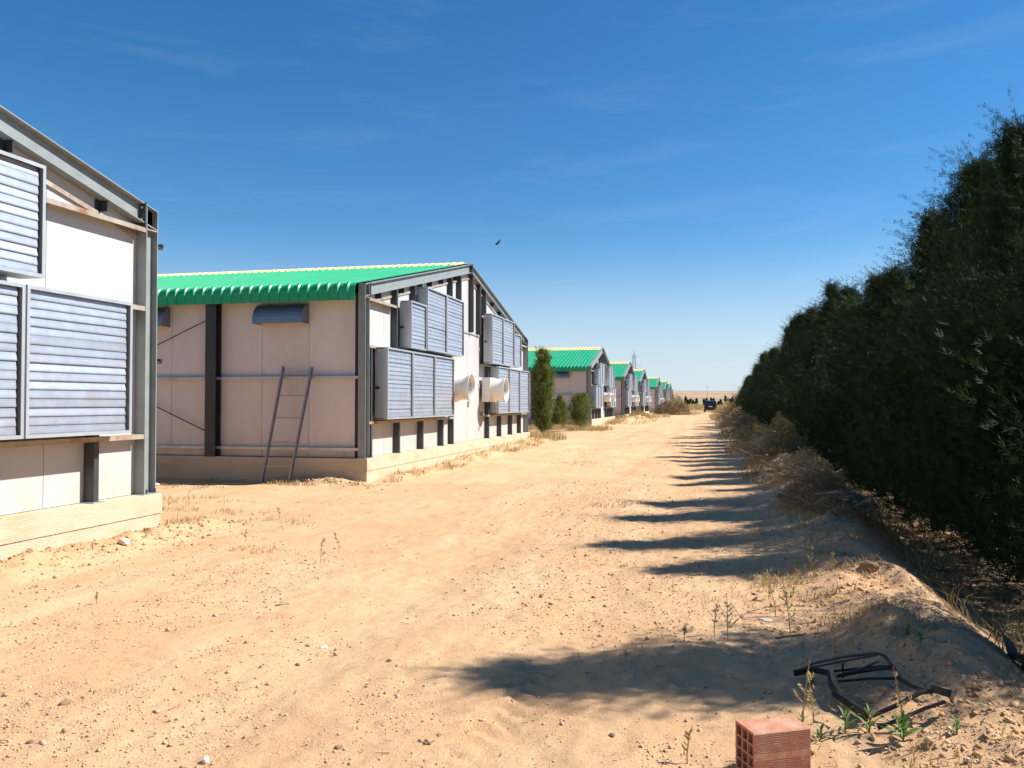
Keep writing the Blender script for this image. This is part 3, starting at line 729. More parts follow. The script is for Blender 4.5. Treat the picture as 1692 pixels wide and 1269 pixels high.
def foliage(seed, h, r, nb, nsp, blade, kind='hedge', z0=.1, leaders=3, rise=.55, inner=.25, shoots=0, thin=.06):
    """many narrow scale-leaf sprays set along upswept branchlets."""
    rng = np.random.default_rng(seed)
    t = rng.random(nb) ** (1.25 if kind == 'hedge' else .9) * .97
    az = rng.random(nb) * 2 * pi
    lump = 1 + .38 * fbm(az * 1.3 + seed, t * 9, 3, seed) * 2
    R = envelope(t, kind) * r * np.clip(lump, .5, 1.4) * (0.82 + .3 * rng.random(nb))
    bx, by = np.zeros(nb), np.zeros(nb)
    bz = z0 + t * (h - z0)
    # secondary leaders: their branchlets start from an offset stem with a tip of its own
    for k in range(leaders):
        sel = rng.random(nb) < .10
        a = rng.random() * 2 * pi; off = r * (.32 + .2 * rng.random()); top = h * (.5 + .28 * rng.random()); bot = h * .3
        tt = rng.random(nb)
        bx = np.where(sel, off * cos(a), bx); by = np.where(sel, off * sin(a), by)
        bz = np.where(sel, bot + tt * (top - bot), bz)
        R = np.where(sel, r * .42 * (1 - .85 * tt ** 1.2) * (.7 + .6 * rng.random(nb)), R)
    rise_ = R * (rise + .5 * rng.random(nb))
    s = inner + (1.0 - inner) * rng.random((nb, nsp)) ** .75
    px = bx[:, None] + np.cos(az)[:, None] * R[:, None] * s
    py = by[:, None] + np.sin(az)[:, None] * R[:, None] * s
    pz = bz[:, None] + rise_[:, None] * s ** 1.5
    wob = .07 * r
    P = np.stack([px, py, pz], -1).reshape(-1, 3) + rng.normal(0, wob, (nb * nsp, 3))
    P[:, 2] = np.maximum(P[:, 2], .04)
    D = np.stack([np.cos(az), np.sin(az), np.full(nb, .9)], -1)
    D = np.repeat(D, nsp, 0) + rng.normal(0, .55, (nb * nsp, 3))
    # the very tips: thin leader whips
    nt = 70
    tipz = h * (.76 + .20 * rng.random(nt))
    tp = np.stack([rng.normal(0, .05 * r, nt), rng.normal(0, .05 * r, nt), tipz], -1)
    P = np.concatenate([P, tp]); D = np.concatenate([D, np.stack([rng.normal(0, .35, nt), rng.normal(0, .35, nt), np.ones(nt)], -1)])
    D /= np.linalg.norm(D, axis=1, keepdims=True)
    wid = np.concatenate([np.where(s.reshape(-1) < .6,   .095, thin), np.full(nt, thin)])
    # upright feathery shoots that break the outline
    if shoots:
        m, q = shoots, 13
        ts = .30 + .68 * rng.random(m); a2 = rng.random(m) * 2 * pi
        Rs = envelope(ts, kind) * r * (.75 + .3 * rng.random(m))
        ls = h * (.04 + .065 * rng.random(m))
        b0 = np.stack([np.cos(a2) * Rs, np.sin(a2) * Rs, z0 + ts * (h - z0) + Rs * rise * .8], -1)
        dr = np.stack([np.cos(a2) * .75, np.sin(a2) * .75, np.full(m, .95)], -1) + rng.normal(0, .3, (m, 3))
        dr /= np.linalg.norm(dr, axis=1, keepdims=True)
        f = (np.arange(q) + .5) / q
        PS = b0[:, None] + dr[:, None] * (ls[:, None] * f)[..., None] + np.stack([np.cos(a2), np.sin(a2), -.4 + 0 * a2], -1)[:, None] * (.25 * ls[:, None] * f ** 2)[..., None]
        DS = np.repeat(dr, q, 0) + rng.normal(0, .55, (m * q, 3))
        P = np.concatenate([P, PS.reshape(-1, 3)]); D = np.concatenate([D, DS]); wid = np.concatenate([wid, np.full(m * q, thin)])
        D /= np.linalg.norm(D, axis=1, keepdims=True)
    lsc = np.where(np.arange(len(P)) >= nb * nsp + nt, .5, np.where(wid < .1, .85, 1.0))
    # sprays that ended up alone in the air are dropped
    ce = np.floor((P - P.min(0)) / (.06 * h)).astype(int) + 1
    H3 = np.zeros(ce.max(0) + 2); np.add.at(H3, tuple(ce.T), 1)
    N3 = sum(np.roll(H3, (a, b, c), (0, 1, 2)) for a in (-1, 0, 1) for b in (-1, 0, 1) for c in (-1, 0, 1))
    ok = (N3[tuple(ce.T)] >= 45) & (P[:, 2] < h * 1.06)
    P, D, wid, lsc = P[ok], D[ok], wid[ok], lsc[ok]
    n = len(P)
    S = np.cross(D, rng.normal(0, 1, (n, 3))); S /= np.linalg.norm(S, axis=1, keepdims=True) + 1e-9
    Vs, nbld = [], 5
    for k in range(nbld):
        ang = (k - 2) * .40 + rng.normal(0, .15, n)
        d = D * np.cos(ang)[:, None] + S * np.sin(ang)[:, None]
        q = np.cross(d, np.cross(D, S)); q /= np.linalg.norm(q, axis=1, keepdims=True) + 1e-9
        ln = blade * ((.7 + .7 * rng.random(n)) * lsc)[:, None]; w = ln * (wid * 1.0 * (.8 + .5 * rng.random(n)))[:, None]
        o = P + D * (blade * .35 * (k % 2))
        Vs.append(np.stack([o, o + d * ln * .5 + q * w, o + d * ln, o + d * ln * .5 - q * w], 1))
    Vv = np.concatenate(Vs).reshape(-1, 3)
    Fv = np.arange(len(Vv)).reshape(-1, 4)
    return Vv, Fv

def trunk_mesh(h, r, seed):
    rr = random.Random(seed); b = MB()
    pts = [(rr.uniform(-.04, .04) * i, rr.uniform(-.04, .04) * i, h * i / 6 - .15 * (i == 0)) for i in range(7)]
    b.tube(pts, r, 7, r * .15)
    for k in range(16):
        a = rr.random() * 2 * pi; z = h * (.05 + .7 * rr.random()); l = .75 * (1 - .7 * z / h)
        b.tube([(0, 0, z), (cos(a) * l * .5, sin(a) * l * .5, z + l * .25), (cos(a) * l, sin(a) * l, z + l * .75)], r * .22, 4, r * .06)
    return b.mesh('trunk', 'bark', True)

CROWNS = []
for i in range(5):
    Vv, Fv = foliage(100 + i, 5.0, 1.17, 600, 46, .074, 'hedge', .0, 4, inner=.12, shoots=330)
    CROWNS.append((np_mesh('crown', Vv, Fv, 'conifer'), trunk_mesh(4.6, .075, i)))

rt = random.Random(5)
near_labels = {}
tree_list = []      # (y, height factor, width factor)
for y, ht in ((2.2, 4.1), (3.3, 3.9), (6.25, 5.55), (9.15, 4.5), (10.6, 5.35), (11.7, 3.8), (12.95, 5.6), (14.5, 5.2), (16.3, 4.2), (17.8, 4.75), (19.2, 4.85), (21.0, 4.4), (22.5, 4.7), (24.0, 5.2), (25.6, 5.5), (27.4, 4.8)):
    tree_list.append((y, ht / 5.0))
y = 29.2
while y < 88:
    base = float(np.interp(y, [29, 34, 40, 50, 66, 80, 88], [5.2, 5.4, 5.1, 4.9, 4.6, 4.1, 3.6]))
    tree_list.append((y, base / 5.0 * rt.uniform(.76, 1.09))); y += rt.uniform(1.5, 2.1)
labs = {2.2: 'dark conifer outside the frame, the one nearest the camera', 3.3: 'dark conifer outside the frame, abreast of the clay brick',
        6.25: 'dark conifer whose long pointed shadow falls across the lane by the crate',
        9.15: 'low dark conifer at the picture edge above the shaded ditch',
        11.7: 'short dark conifer tucked between two tall pointed ones at the picture edge',
        16.3: 'low dark conifer behind the brown brush heap on the bank',
        17.8: 'dark conifer behind the brush heap with long bleached sticks',
        22.5: 'dark conifer directly behind the domed brush heap',
        24.0: 'dark conifer just before the blunt tips over the middle of the hedge',
        10.6: 'tall dark conifer whose drooping reddish tip meets the picture edge',
        12.95: 'dark conifer with the tallest separate feathery point against the sky',
        14.5: 'broad shouldered dark conifer just below the tallest feathery point',
        21.0: 'low dark conifer in the dip before the twin blunt tips of the hedge',
        25.6: 'dark conifer forming the blunt tips over the middle of the hedge',
        34.0: 'dark conifer at the last clear bump before the hedge runs down'}
for i, (y, hf) in enumerate(tree_list):
    k = rt.randrange(5)
    x = 3.62 + rt.uniform(-.14, .14)
    root = empty('conifer_tree', (x, y, gz(x, y) - .03), rt.uniform(0, 2 * pi))
    wf = rt.uniform(.9, 1.08)
    if y < 4: wf = .7
    if 12 < y < 15: wf = 1.15
    if 15 < y < 17: wf = .85
    root.scale = (wf, wf, hf)
    lab = labs.get(y)
    if not lab:
        lab = ('dark conifer standing in the dense near half of the hedge beside the lane' if y < 30 else 'small looking dark conifer in the receding far end of the hedge')
    tag(root, lab, 'conifer tree', 'conifers planted as a hedge along the lane')
    link('crown', CROWNS[k][0], root); link('trunk', CROWNS[k][1], root)

# ------------------------------------------------------------------ conifer bushes between the sheds
def bush(x, y, h, r, kind, seed, label, nb=260, nsp=26, blade=.075, mt='conifer2', grp='young conifers by the shed wall', leaders=2):
    root = empty('conifer_bush', (x, y, gz(x, y) - .02), seed)
    tag(root, label, 'conifer bush', grp)
    Vv, Fv = foliage(seed, h, r, nb, nsp, blade, kind, .02, leaders, .9, .2, 120)
    link('crown', np_mesh('crown', Vv, Fv, mt), root)
    b = MB().tube([(0, 0, -.1), (0, 0, h * .5), (.02, 0, h * .85)], .035, 6, .01); b.build('trunk', 'bark', root)
    return root
bush(-6.35, 32.2, 3.4, .38, 'column', 301, 'tall narrow green conifer standing at the far corner of the shed with the ladder', 420, 26, .085, leaders=1)
bush(-8.0, 45.3, 1.85, .48, 'hedge', 302, 'small dark pointed conifer between the tall and the round ones', leaders=1)
bush(-6.35, 42.0, 1.8, .60, 'round', 303, 'rounded bright green conifer bush in front of the second shed')

# young conifers at the end of the lane
rt = random.Random(12)
YC = []
for i in range(3):
    Vv, Fv = foliage(400 + i, 2.0, .55, 90, 16, .16, 'hedge', .05, 2, .7, .2)
    YC.append(np_mesh('crown', Vv, Fv, 'conifer'))
ytr = MB().tube([(0, 0, -.1), (0, 0, 1.5)], .04, 5, .01).mesh('trunk', 'bark')
for px, hh in ((1133, 1.15), (1137, .8), (1141, .9), (1145, .8), (1151, .95), (1163, .9), (1167.5, .98), (1175, 1.0), (1179, .95), (1187, .65), (1190.5, .85), (1198.5, 1.2), (1203, .95), (1207, .9), (1210, 1.05)):
    Yd = 183 + rt.uniform(-6, 6)
    x = Yd * math.tan(math.atan((px - 846) / 1369) - radians(13.313))
    root = empty('young_conifer', (x, Yd, gz(x, Yd) - .05), rt.uniform(0, 6))
    root.scale = (1, 1, hh * 1.05)
    tag(root, 'small dark young conifer in the broken row across the end of the lane', 'conifer tree', 'young conifers at the end of the lane')
    link('crown', YC[rt.randrange(3)], root); link('trunk', ytr, root)

# ------------------------------------------------------------------ brush heaps
def brush_heap(x, y, rx, ry, h, seed, label, n=320, leafn=6000, mt_t='twig', mt_l='brush', pale=14, twl=.9, leaf=.05, zoff=0.0):
    rr = random.Random(seed); rng = np.random.default_rng(seed)
    z = gz(x, y)
    lg = local_ground(x, y, rx + twl, ry + twl)
    root = empty('brush_heap', (x, y, z + zoff)); tag(root, label, 'brush heap', 'heaps of cut dry branches along the lane')
    def rest(px, py):
        q = max(0, 1 - (px / rx) ** 2 - (py / ry) ** 2)
        return h * q ** .6 + lg(x + px, y + py) - z - zoff
    tw = MB(); pw = MB()
    for i in range(n + pale):
        a = rr.random() * 2 * pi; q = rr.random() ** .5
        px, py = rx * q * cos(a) * .95, ry * q * sin(a) * .95
        pz = rest(px, py) * rr.uniform(.2, 1.0)
        l = twl * rr.uniform(.4, 1.15); th = rr.random() * 2 * pi; el = rr.gauss(.1, .35)
        d = Vector((cos(th) * cos(el), sin(th) * cos(el), sin(el)))
        bend = Vector((rr.gauss(0, .25), rr.gauss(0, .25), rr.uniform(-.45, .1))) * l
        p0 = Vector((px, py, max(pz, .02))) - d * l * .5
        pts = [p0 + d * l * s + bend * (s * (1 - s)) for s in (0, .33, .66, 1)]
        pts = [Vector((p.x, p.y, max(p.z, lg(x + p.x, y + p.y) - z - zoff + .015))) for p in pts]
        if i < n: tw.tube(pts, rr.uniform(.003, .010), 3, .002, False)
        else: pw.tube(pts, rr.uniform(.007, .012), 4, .004, False)
    o = tw.build('branches', mt_t, root); o['kind'] = 'stuff'
    if pale:
        o = pw.build('bleached_branches', 'twigpale', root); o['kind'] = 'stuff'
    a = rng.random(leafn) * 2 * pi; q = rng.random(leafn) ** .5
    px, py = rx * q * np.cos(a), ry * q * np.sin(a)
    qq = np.maximum(0, 1 - (px / rx) ** 2 - (py / ry) ** 2)
    lump = 1 + 1.5 * fbm(px * 2.6 + seed, py * 2.0, 3, seed)
    pz = h * qq ** .6 * lump * (1 - .45 * rng.random(leafn) ** 2) + ground_z(x + px, y + py) - z - zoff
    P = np.stack([px, py, np.maximum(pz, .01)], 1)
    D = rng.normal(0, 1, (leafn, 3)); D[:, 2] *= .6; D /= np.linalg.norm(D, axis=1, keepdims=True)
    S = np.cross(D, rng.normal(0, 1, (leafn, 3))); S /= np.linalg.norm(S, axis=1, keepdims=True)
    ln = leaf * (.6 + .9 * rng.random(leafn))[:, None]; w = ln * .13
    Vv = np.stack([P - D * ln, P + S * w, P + D * ln, P - S * w], 1).reshape(-1, 3)
    o = link('dry_leaves', np_mesh('dry_leaves', Vv, np.arange(len(Vv)).reshape(-1, 4), mt_l), root); o['kind'] = 'stuff'
    return root
brush_heap(-3.9, 94, 2.0, 2.2, 1.5, 21, 'big brown heap of dry brush at the foot of the far sheds', 520, 6000, 'twig', 'brush', 70, 1.9, .15)
brush_heap(1.55, 12.0, .6, 1.5, .26, 22, 'brown brush heap half covering the soil bank, closest to the broken crate', 260, 8000, 'twig', 'brush', 8, .5, .04)
brush_heap(1.55, 15.4, .65, 1.2, .22, 23, 'brush heap on the sunlit crown of the soil bank with long bleached sticks', 140, 3000, 'twig', 'straw', 14, .7, .04)
brush_heap(1.62, 21.5, .75, 1.7, .52, 24, 'dark domed brush heap with straw coloured top beside the tree shade', 420, 10000, 'twig', 'olive', 26, 1.1, .055)
brush_heap(1.6, 30.5, .6, 1.7, .45, 25, 'olive green brush clump behind the domed brush heap', 240, 7000, 'twig', 'olive', 8, .9, .06)
brush_heap(1.75, 39.5, .7, 2.0, .5, 26, 'small brush heap with a white stick lying on it, further up the bank', 260, 5000, 'twig', 'brush', 8, 1.1, .07)
brush_heap(1.8, 52, .75, 4.0, .5, 27, 'long dry weed heap where the bank narrows up the lane', 240, 5000, 'twig', 'straw', 4, 1.2, .09)
brush_heap(1.9, 68, 1.0, 6.0, .7, 28, 'farthest straw coloured weed heap beside the end of the hedge', 240, 5000, 'twig', 'straw', 0, 1.4, .11)
brush_heap(2.0, 88, 1.6, 8.0, .8, 29, 'pale dry weed patch on the verge beside the car', 240, 5000, 'twig', 'straw', 0, 1.4, .13)
brush_heap(-5.3, 66.0, .9, 1.6, .5, 30, 'reddish brush heap on loose soil by the fourth gable', 200, 3500, 'twig', 'straw', 4, 1.2, .1)
brush_heap(-2.2, 150, 3.2, 6.0, .7, 31, 'low dry weed patch across the lane end before the young conifers', 200, 4000, 'twig', 'straw', 0, 2, .2)

# ------------------------------------------------------------------ ladder
def ladder():
    A0, A1 = Vector((-8.5, 14.66, gz(-8.5, 14.66))), Vector((-8.25, 15.02, 2.27))
    B0, B1 = Vector((-7.88, 14.60, gz(-7.88, 14.6))), Vector((-7.63, 15.02, 2.25))
    root = empty('ladder', (A0 + B0) / 2); tag(root, 'grey steel ladder with five rungs leaning against the shaded side wall', 'ladder')
    o0 = root.location
    for a, b in ((A0, A1), (B0, B1)):
        d = (b - a).normalized(); s = (B0 - A0).normalized(); u = s.cross(d).normalized()
        m = MB()
        m.bar(a - o0, b - o0, .008, .06, u)
        for q in (-1, 1): m.bar(a - o0 + u * q * .026 + s * .018, b - o0 + u * q * .026 + s * .018, .03, .008, u)
        m.build('rail', 'ladder', root)
    for t in (.13, .34, .55, .745, .935):
        p, q = A0.lerp(A1, t) - o0, B0.lerp(B1, t) - o0
        MB().bar(p, q, .028, .028).build('rung', 'ladder', root)
ladder()

# ------------------------------------------------------------------ clay brick
def clay_brick():
    near, lf, rg = Vector((.175, 3.54)), Vector((.093, 3.658)), Vector((.415, 3.616))
    ax = (rg - near).normalized(); ay = Vector((-ax.y, ax.x))
    Lg, Wd, H_ = .262, .15, .20
    ang = math.atan2(ax.y, ax.x)
    z = gz(.3, 3.62)
    root = MB()
    t = .011; nyc, nzr = 3, 4
    # webs: the hollow grid is open at both ends
    for i in range(nyc + 1):
        y = i * (Wd - t) / nyc
        if 0 < i < nyc: root.box(0, Lg, y, y + t * .75, t, H_ - t)
    for j in range(1, nzr):
        zz = j * (H_ - t) / nzr
        for i in range(nyc):
            y0_ = i * (Wd - t) / nyc + (t if i == 0 else t * .75); y1_ = (i + 1) * (Wd - t) / nyc
            root.box(.0, Lg, y0_, y1_, zz, zz + t * .75)
    root.box(0, Lg, t, Wd - t, 0, t)
    # top with rounded front and back edges
    root.prism([(0, H_ - t), (Wd, H_ - t), (Wd, H_ - .006), (Wd - .006, H_), (.006, H_), (0, H_ - .006)], 'x', 0, Lg)
    root.box(0, Lg, 0, t, 0, .004).box(0, Lg, Wd - t, Wd, 0, .004)
    # grooved long faces: ribs around the plain band in the middle
    def comb(yo, s):
        pts = [(yo + s * t, .004)]
        pr = []
        z_ = .004
        while z_ < H_ - t - .001:
            plain = .080 < z_ < .108
            if plain: pr += [(yo, z_), (yo, .110)]; z_ = .110
            else:
                pr += [(yo, z_), (yo, z_ + .0042), (yo + s * .003, z_ + .0047), (yo + s * .003, z_ + .0068)]; z_ += .0073
        pr = [(a, min(b, H_ - t)) for a, b in pr]
        poly = [(yo + s * t, .004)] + pr + [(yo, H_ - t), (yo + s * t, H_ - t)]
        return poly if s > 0 else poly[::-1]
    root.prism(comb(0, 1), 'x', 0, Lg); root.prism(comb(Wd, -1), 'x', 0, Lg)
    o = root.build('clay_brick', 'clay', None, (near.x, near.y, z - .008))
    o.rotation_euler = (0, 0, ang + radians(10))
    tag(o, 'red hollow clay brick with grooved side standing on the soil', 'brick')
    return o
clay_brick()

# ------------------------------------------------------------------ broken black crate
def ribbon(pts, w, t, ups=None):
    m = MB(); pts = [Vector(p) for p in pts]; n = len(pts); vs = []
    for i, p in enumerate(pts):
        d = (pts[min(i + 1, n - 1)] - pts[max(i - 1, 0)]).normalized()
        up = Vector(ups[i] if ups else (0, 0, 1)); s = d.cross(up).normalized(); u = s.cross(d).normalized()
        for a, b in ((-1, -1), (1, -1), (1, 1), (-1, 1)): vs.append(p + s * (a * t / 2) + u * (b * w * .36))
    fs = [(0, 3, 2, 1), tuple(4 * (n - 1) + k for k in range(4))]
    for i in range(n - 1):
        for k in range(4): fs.append((4 * i + k, 4 * i + (k + 1) % 4, 4 * i + 4 + (k + 1) % 4, 4 * i + 4 + k))
    m.add(vs, fs); return m

def onz(px, py, z):
    """point at height z seen at a pixel of the photograph (used once to lay the pieces out; they are plain world points)."""
    v = cam_fw + cam_r * ((px - 846) / 1369) - cam_u * ((py - 634.5) / 1369)
    t = (z - CAM_H) / v.z; return Vector((v.x * t, v.y * t, z))
yaw, pit = radians(13.313), radians(1.276)
cam_fw = Vector((-sin(yaw) * cos(pit), cos(yaw) * cos(pit), sin(pit))); cam_r = Vector((cos(yaw), sin(yaw), 0)); cam_u = cam_r.cross(cam_fw)

def crate():
    c = onz(1440, 1150, .0); c.z = gz(c.x, c.y)
    root = empty('broken_crate', c); tag(root, 'bent black plastic crate frame with slats missing, half buried in the verge', 'crate')
    def W(lst):
        out = []
        for px, py, z in lst:
            p = onz(px, py, .12)
            for _ in range(4): p = onz(px, py, gz(p.x, p.y) + z)
            out.append(p - c)
        return out
    ribbon(W([(1322, 1108, .06), (1345, 1096, .14), (1390, 1086, .17), (1448, 1079, .17), (1462, 1084, .16), (1472, 1098, .13)]), .016, .012).build('top_rail', 'black', root)
    ribbon(W([(1330, 1105, .09), (1385, 1094, .13), (1450, 1082, .15)]), .012, .010).build('top_rail', 'black', root)
    ribbon(W([(1312, 1112, .04), (1345, 1106, .07), (1368, 1112, .09), (1372, 1130, .06), (1380, 1145, .05), (1405, 1163, .05), (1432, 1180, .05)]), .045, .014).build('side_panel', 'black', root)
    ribbon(W([(1376, 1142, .03), (1400, 1160, .03), (1432, 1185, .02)]), .06, .012).build('side_panel', 'black', root)
    for q in ([(1378, 1109, .07), (1430, 1103, .08), (1475, 1100, .10)], [(1382, 1118, .05), (1430, 1109, .07), (1472, 1104, .08)], [(1384, 1126, .03), (1440, 1121, .05), (1486, 1121, .06)], [(1384, 1116, .06), (1420, 1107, .09), (1452, 1092, .12)]):
        ribbon(W(q), .016, .010).build('slat', 'black', root)
    ribbon(W([(1472, 1098, .10), (1482, 1112, .09), (1488, 1123, .07), (1510, 1134, .05), (1540, 1144, .05)]), .030, .010).build('side_panel', 'black', root)
    ribbon(W([(1440, 1183, .03), (1480, 1166, .09), (1520, 1145, .12), (1548, 1139, .12)]), .022, .014).build('bottom_rail', 'black', root)
    ribbon(W([(1450, 1203, .02), (1490, 1187, .05), (1530, 1170, .07), (1562, 1159, .08)]), .018, .012).build('bottom_rail', 'black', root)
    ribbon(W([(1540, 1137, .13), (1556, 1142, .14), (1570, 1146, .13), (1574, 1156, .08)]), .05, .010).build('corner_piece', 'black', root)
    ribbon(W([(1392, 1096, .12), (1393, 1120, .04)]), .010, .010).build('upright', 'black', root)
crate()

def torn_sheet():
    c = Vector((1.9, 6.05, gz(1.9, 6.05)))
    n = 16; mv = []; fc = []
    rr = np.random.default_rng(3)
    for j in range(9):
        for i in range(n):
            u, v = i / (n - 1), j / 8
            x = .9 * (u - .5); y = .28 * (v - .5)
            px, py = c.x + .25 + x * .25 - y * .9, c.y - .3 - x * .97 + y * .2
            mv.append((px - c.x, py - c.y, gz(px, py) - c.z + .05 + .06 * sin(v * 7 + u * 3) + .02 * rr.normal()))
    for j in range(8):
        for i in range(n - 1): fc.append((j * n + i, j * n + i + 1, (j + 1) * n + i + 1, (j + 1) * n + i))
    m = MB().add(mv, fc); o = m.build('plastic_sheet', 'sheet', None, c)
    so = o.modifiers.new('thickness', 'SOLIDIFY'); so.thickness = .004
    tag(o, 'crumpled grey plastic sheet lying in the shaded ditch under the trees', 'plastic sheet')
torn_sheet()

# ------------------------------------------------------------------ weeds and plants
def dry_weed(x, y, h, seed, label, mt='straw', nbr=9, grp='dry weed stalks on the verge', lean=.15, fluffy=True, cat='weed'):
    rr = random.Random(seed); b = MB(); z = gz(x, y)
    lx, ly = rr.gauss(0, lean) * h, rr.gauss(0, lean) * h
    sp = [Vector((lx * t * t + rr.gauss(0, .008) * h, ly * t * t + rr.gauss(0, .008) * h, h * t - .02 * (t == 0))) for t in (0, .25, .5, .75, 1)]
    b.tube(sp, .0038, 4, .0015, False)
    for k in range(nbr):
        t = .2 + .75 * rr.random(); i = min(3, int(t * 4)); p = sp[i].lerp(sp[i + 1], t * 4 - i)
        a = rr.random() * 2 * pi; l = h * rr.uniform(.10, .26) * (1.15 - t)
        q = p + Vector((cos(a) * l, sin(a) * l, l * rr.uniform(.6, 1.4)))
        b.tube([p, p.lerp(q, .5) + Vector((cos(a), sin(a), 0)) * l * .12, q], .0022, 3, .001, False)
        if fluffy:
            for s in range(6):
                c = p.lerp(q, rr.uniform(.3, 1.05)); d = Vector((rr.gauss(0, 1), rr.gauss(0, 1), rr.gauss(.5, 1))).normalized() * .013
                e = d.orthogonal().normalized() * .004
                b.add([c - d, c + e, c + d, c - e], [(0, 1, 2, 3)])
    o = b.build('dry_weed', mt, None, (x, y, z)); tag(o, label, cat, grp)
    return o

def green_plant(x, y, s, n, seed, label, narrow=.16):
    rr = random.Random(seed); z = gz(x, y)
    root = empty('green_plant', (x, y, z)); tag(root, label, 'plant', 'small green plants around the brick and crate')
    MB().tube([(0, 0, -.02), (.005, 0, s * .35), (.0, .01, s * .62)], .004, 5, .002, False).build('stem', 'leaf', root)
    segs = 6
    m = MB()
    for i in range(segs + 1):
        t = i / segs; w = narrow * (sin(pi * min(1, t * .92 + .06)) ** .8) * .5
        m.v += [(-w, t, .10 * t - .30 * t * t * t), (0, t, .10 * t - .30 * t * t * t - w * .35), (w, t, .10 * t - .30 * t * t * t)]
    for i in range(segs):
        for k in (0, 1): m.f.append((i * 3 + k, i * 3 + k + 1, i * 3 + 4 + k, i * 3 + 3 + k))
    lm = m.mesh('leaf', 'leaf', True)
    for k in range(n):
        l = link('leaf', lm, root); f = k / n
        s_ = s * .85; l.location = (0, 0, s * (.05 + .55 * f)); l.scale = (s * (.66 - .25 * f),) * 3
        l.rotation_euler = (radians(25 + 45 * f + rr.uniform(-8, 8)), rr.uniform(-.3, .3), k * 2.4 + rr.uniform(-.3, .3))
    return root

def at(px, py):
    p = onz(px, py, .05)
    for _ in range(5): p = onz(px, py, gz(p.x, p.y))
    return p.x, p.y

for i, (px, py, s, n, nw, lab) in enumerate((
        (1341, 1130, .10, 8, .22, 'small green rosette plant growing inside the black end of the crate'),
        (1396, 1212, .15, 12, .13, 'narrow leaved green plant before the black crate, between brick and crate rail'),
        (1436, 1212, .15, 11, .15, 'narrow leaved green plant at the near corner of the crate'),
        (1492, 1225, .15, 16, .26, 'leafy bluish green plant below the crate rail'),
        (1356, 1222, .09, 8, .3, 'tiny two leaved green sprout touching the brick'),
        (1325, 1195, .07, 6, .3, 'tiny green sprout just behind the brick'),
        (1500, 1052, .09, 12, .2, 'low green plant at the upper end of the pair on the sunlit bank crest'),
        (1520, 1064, .09, 12, .2, 'low green plant at the lower end of the pair on the sunlit bank crest'),
        (1310, 984, .09, 8, .2, 'lone green sprout among dry stalks above the long tree shadow'),
        (1580, 1215, .09, 10, .26, 'low green plant on the bank near the lower picture corner'))):
    x, y = at(px, py); green_plant(x, y, s, n, 50 + i, lab, nw)

weed_spots = [
    (1325, 1248, .42, 'tall bare dry stalk rising in front of the clay brick'),
    (1343, 1195, .20, 'short forked dry stalk behind the clay brick'),
    (1135, 1262, .16, 'upright feathery dry stalk standing alone in sunlit soil before the brick'),
    (1203, 1060, .30, 'thin dry stalk at the upper edge of the long tree shadow'),
    (1180, 1052, .22, 'dark thin stalk beside the taller one at the shadow edge'),
    (1305, 1045, .34, 'tall dry stalk above the crate with side twigs'),
    (1282, 1020, .22, 'faint straw stalk between the two taller stalks'),
    (1270, 990, .18, 'small dry stalk on the sunlit verge behind the shadow'),
    (1340, 945, .24, 'spreading tan weed with many twigs on the bank'),
    (1375, 942, .16, 'short tan weed next to the spreading one on the bank'),
    (1380, 1122, .28, 'pale bent stalk growing up through the crate slats'),
    (1490, 1195, .26, 'leaning pale stalk with a knobbed tip between the crate rails'),
    (530, 930, .24, 'brown branching dry weed alone in the middle of the lane'),
    (560, 915, .22, 'thin pale weed just beyond the brown branching one in the lane'),
    (462, 858, .18, 'short thin weed in front of the ladder shed'),
    (405, 895, .14, 'tiny dry weed between the two near sheds'),
    (312, 842, .30, 'tall thin stalk by the corner of the louvred shed'),
    (278, 842, .20, 'bent thin stalk beside the louvred shed corner'),
    (160, 998, .10, 'tiny twig weed in the sunny soil before the louvred shed'),
    (560, 792, .22, 'dry weed spray against the footing beside the ladder'),
    (505, 790, .18, 'dry weed at the foot of the ladder'),
    (1130, 1060, .12, 'little dead weed inside the long tree shadow')]
for i, (px, py, h, lab) in enumerate(weed_spots):
    x, y = at(px, py); dry_weed(x, y, h, 70 + i, lab, 'twig' if i in (4, 12, 21) else 'straw', 14 if i in (8, 12) else 8, lean=.12)

for i, (px, py, px2, py2, rad, lab) in enumerate(((1282, 1056, 1330, 1050, .008, 'dark broken stick at the upper edge of the tree shadow near the crate'), (1236, 1012, 1268, 1003, .007, 'short pale stick on the sunlit verge among the stalks'),
        (1345, 1193, 1372, 1205, .006, 'short split stick behind the clay brick'), (455, 1000, 478, 999, .006, 'short brown stick in the middle of the sunlit lane'))):
    a, b = at(px, py), at(px2, py2); z0_ = gz(*a)
    o = MB().tube([(0, 0, rad), ((b[0] - a[0]) * .5, (b[1] - a[1]) * .5 + .01, rad * 1.6), (b[0] - a[0], b[1] - a[1], gz(*b) - z0_ + rad)], rad, 6, rad * .5).build('stick', 'bark' if i in (0, 3) else 'twig', None, (a[0], a[1], z0_))
    tag(o, lab, 'stick', 'sticks on the ground')

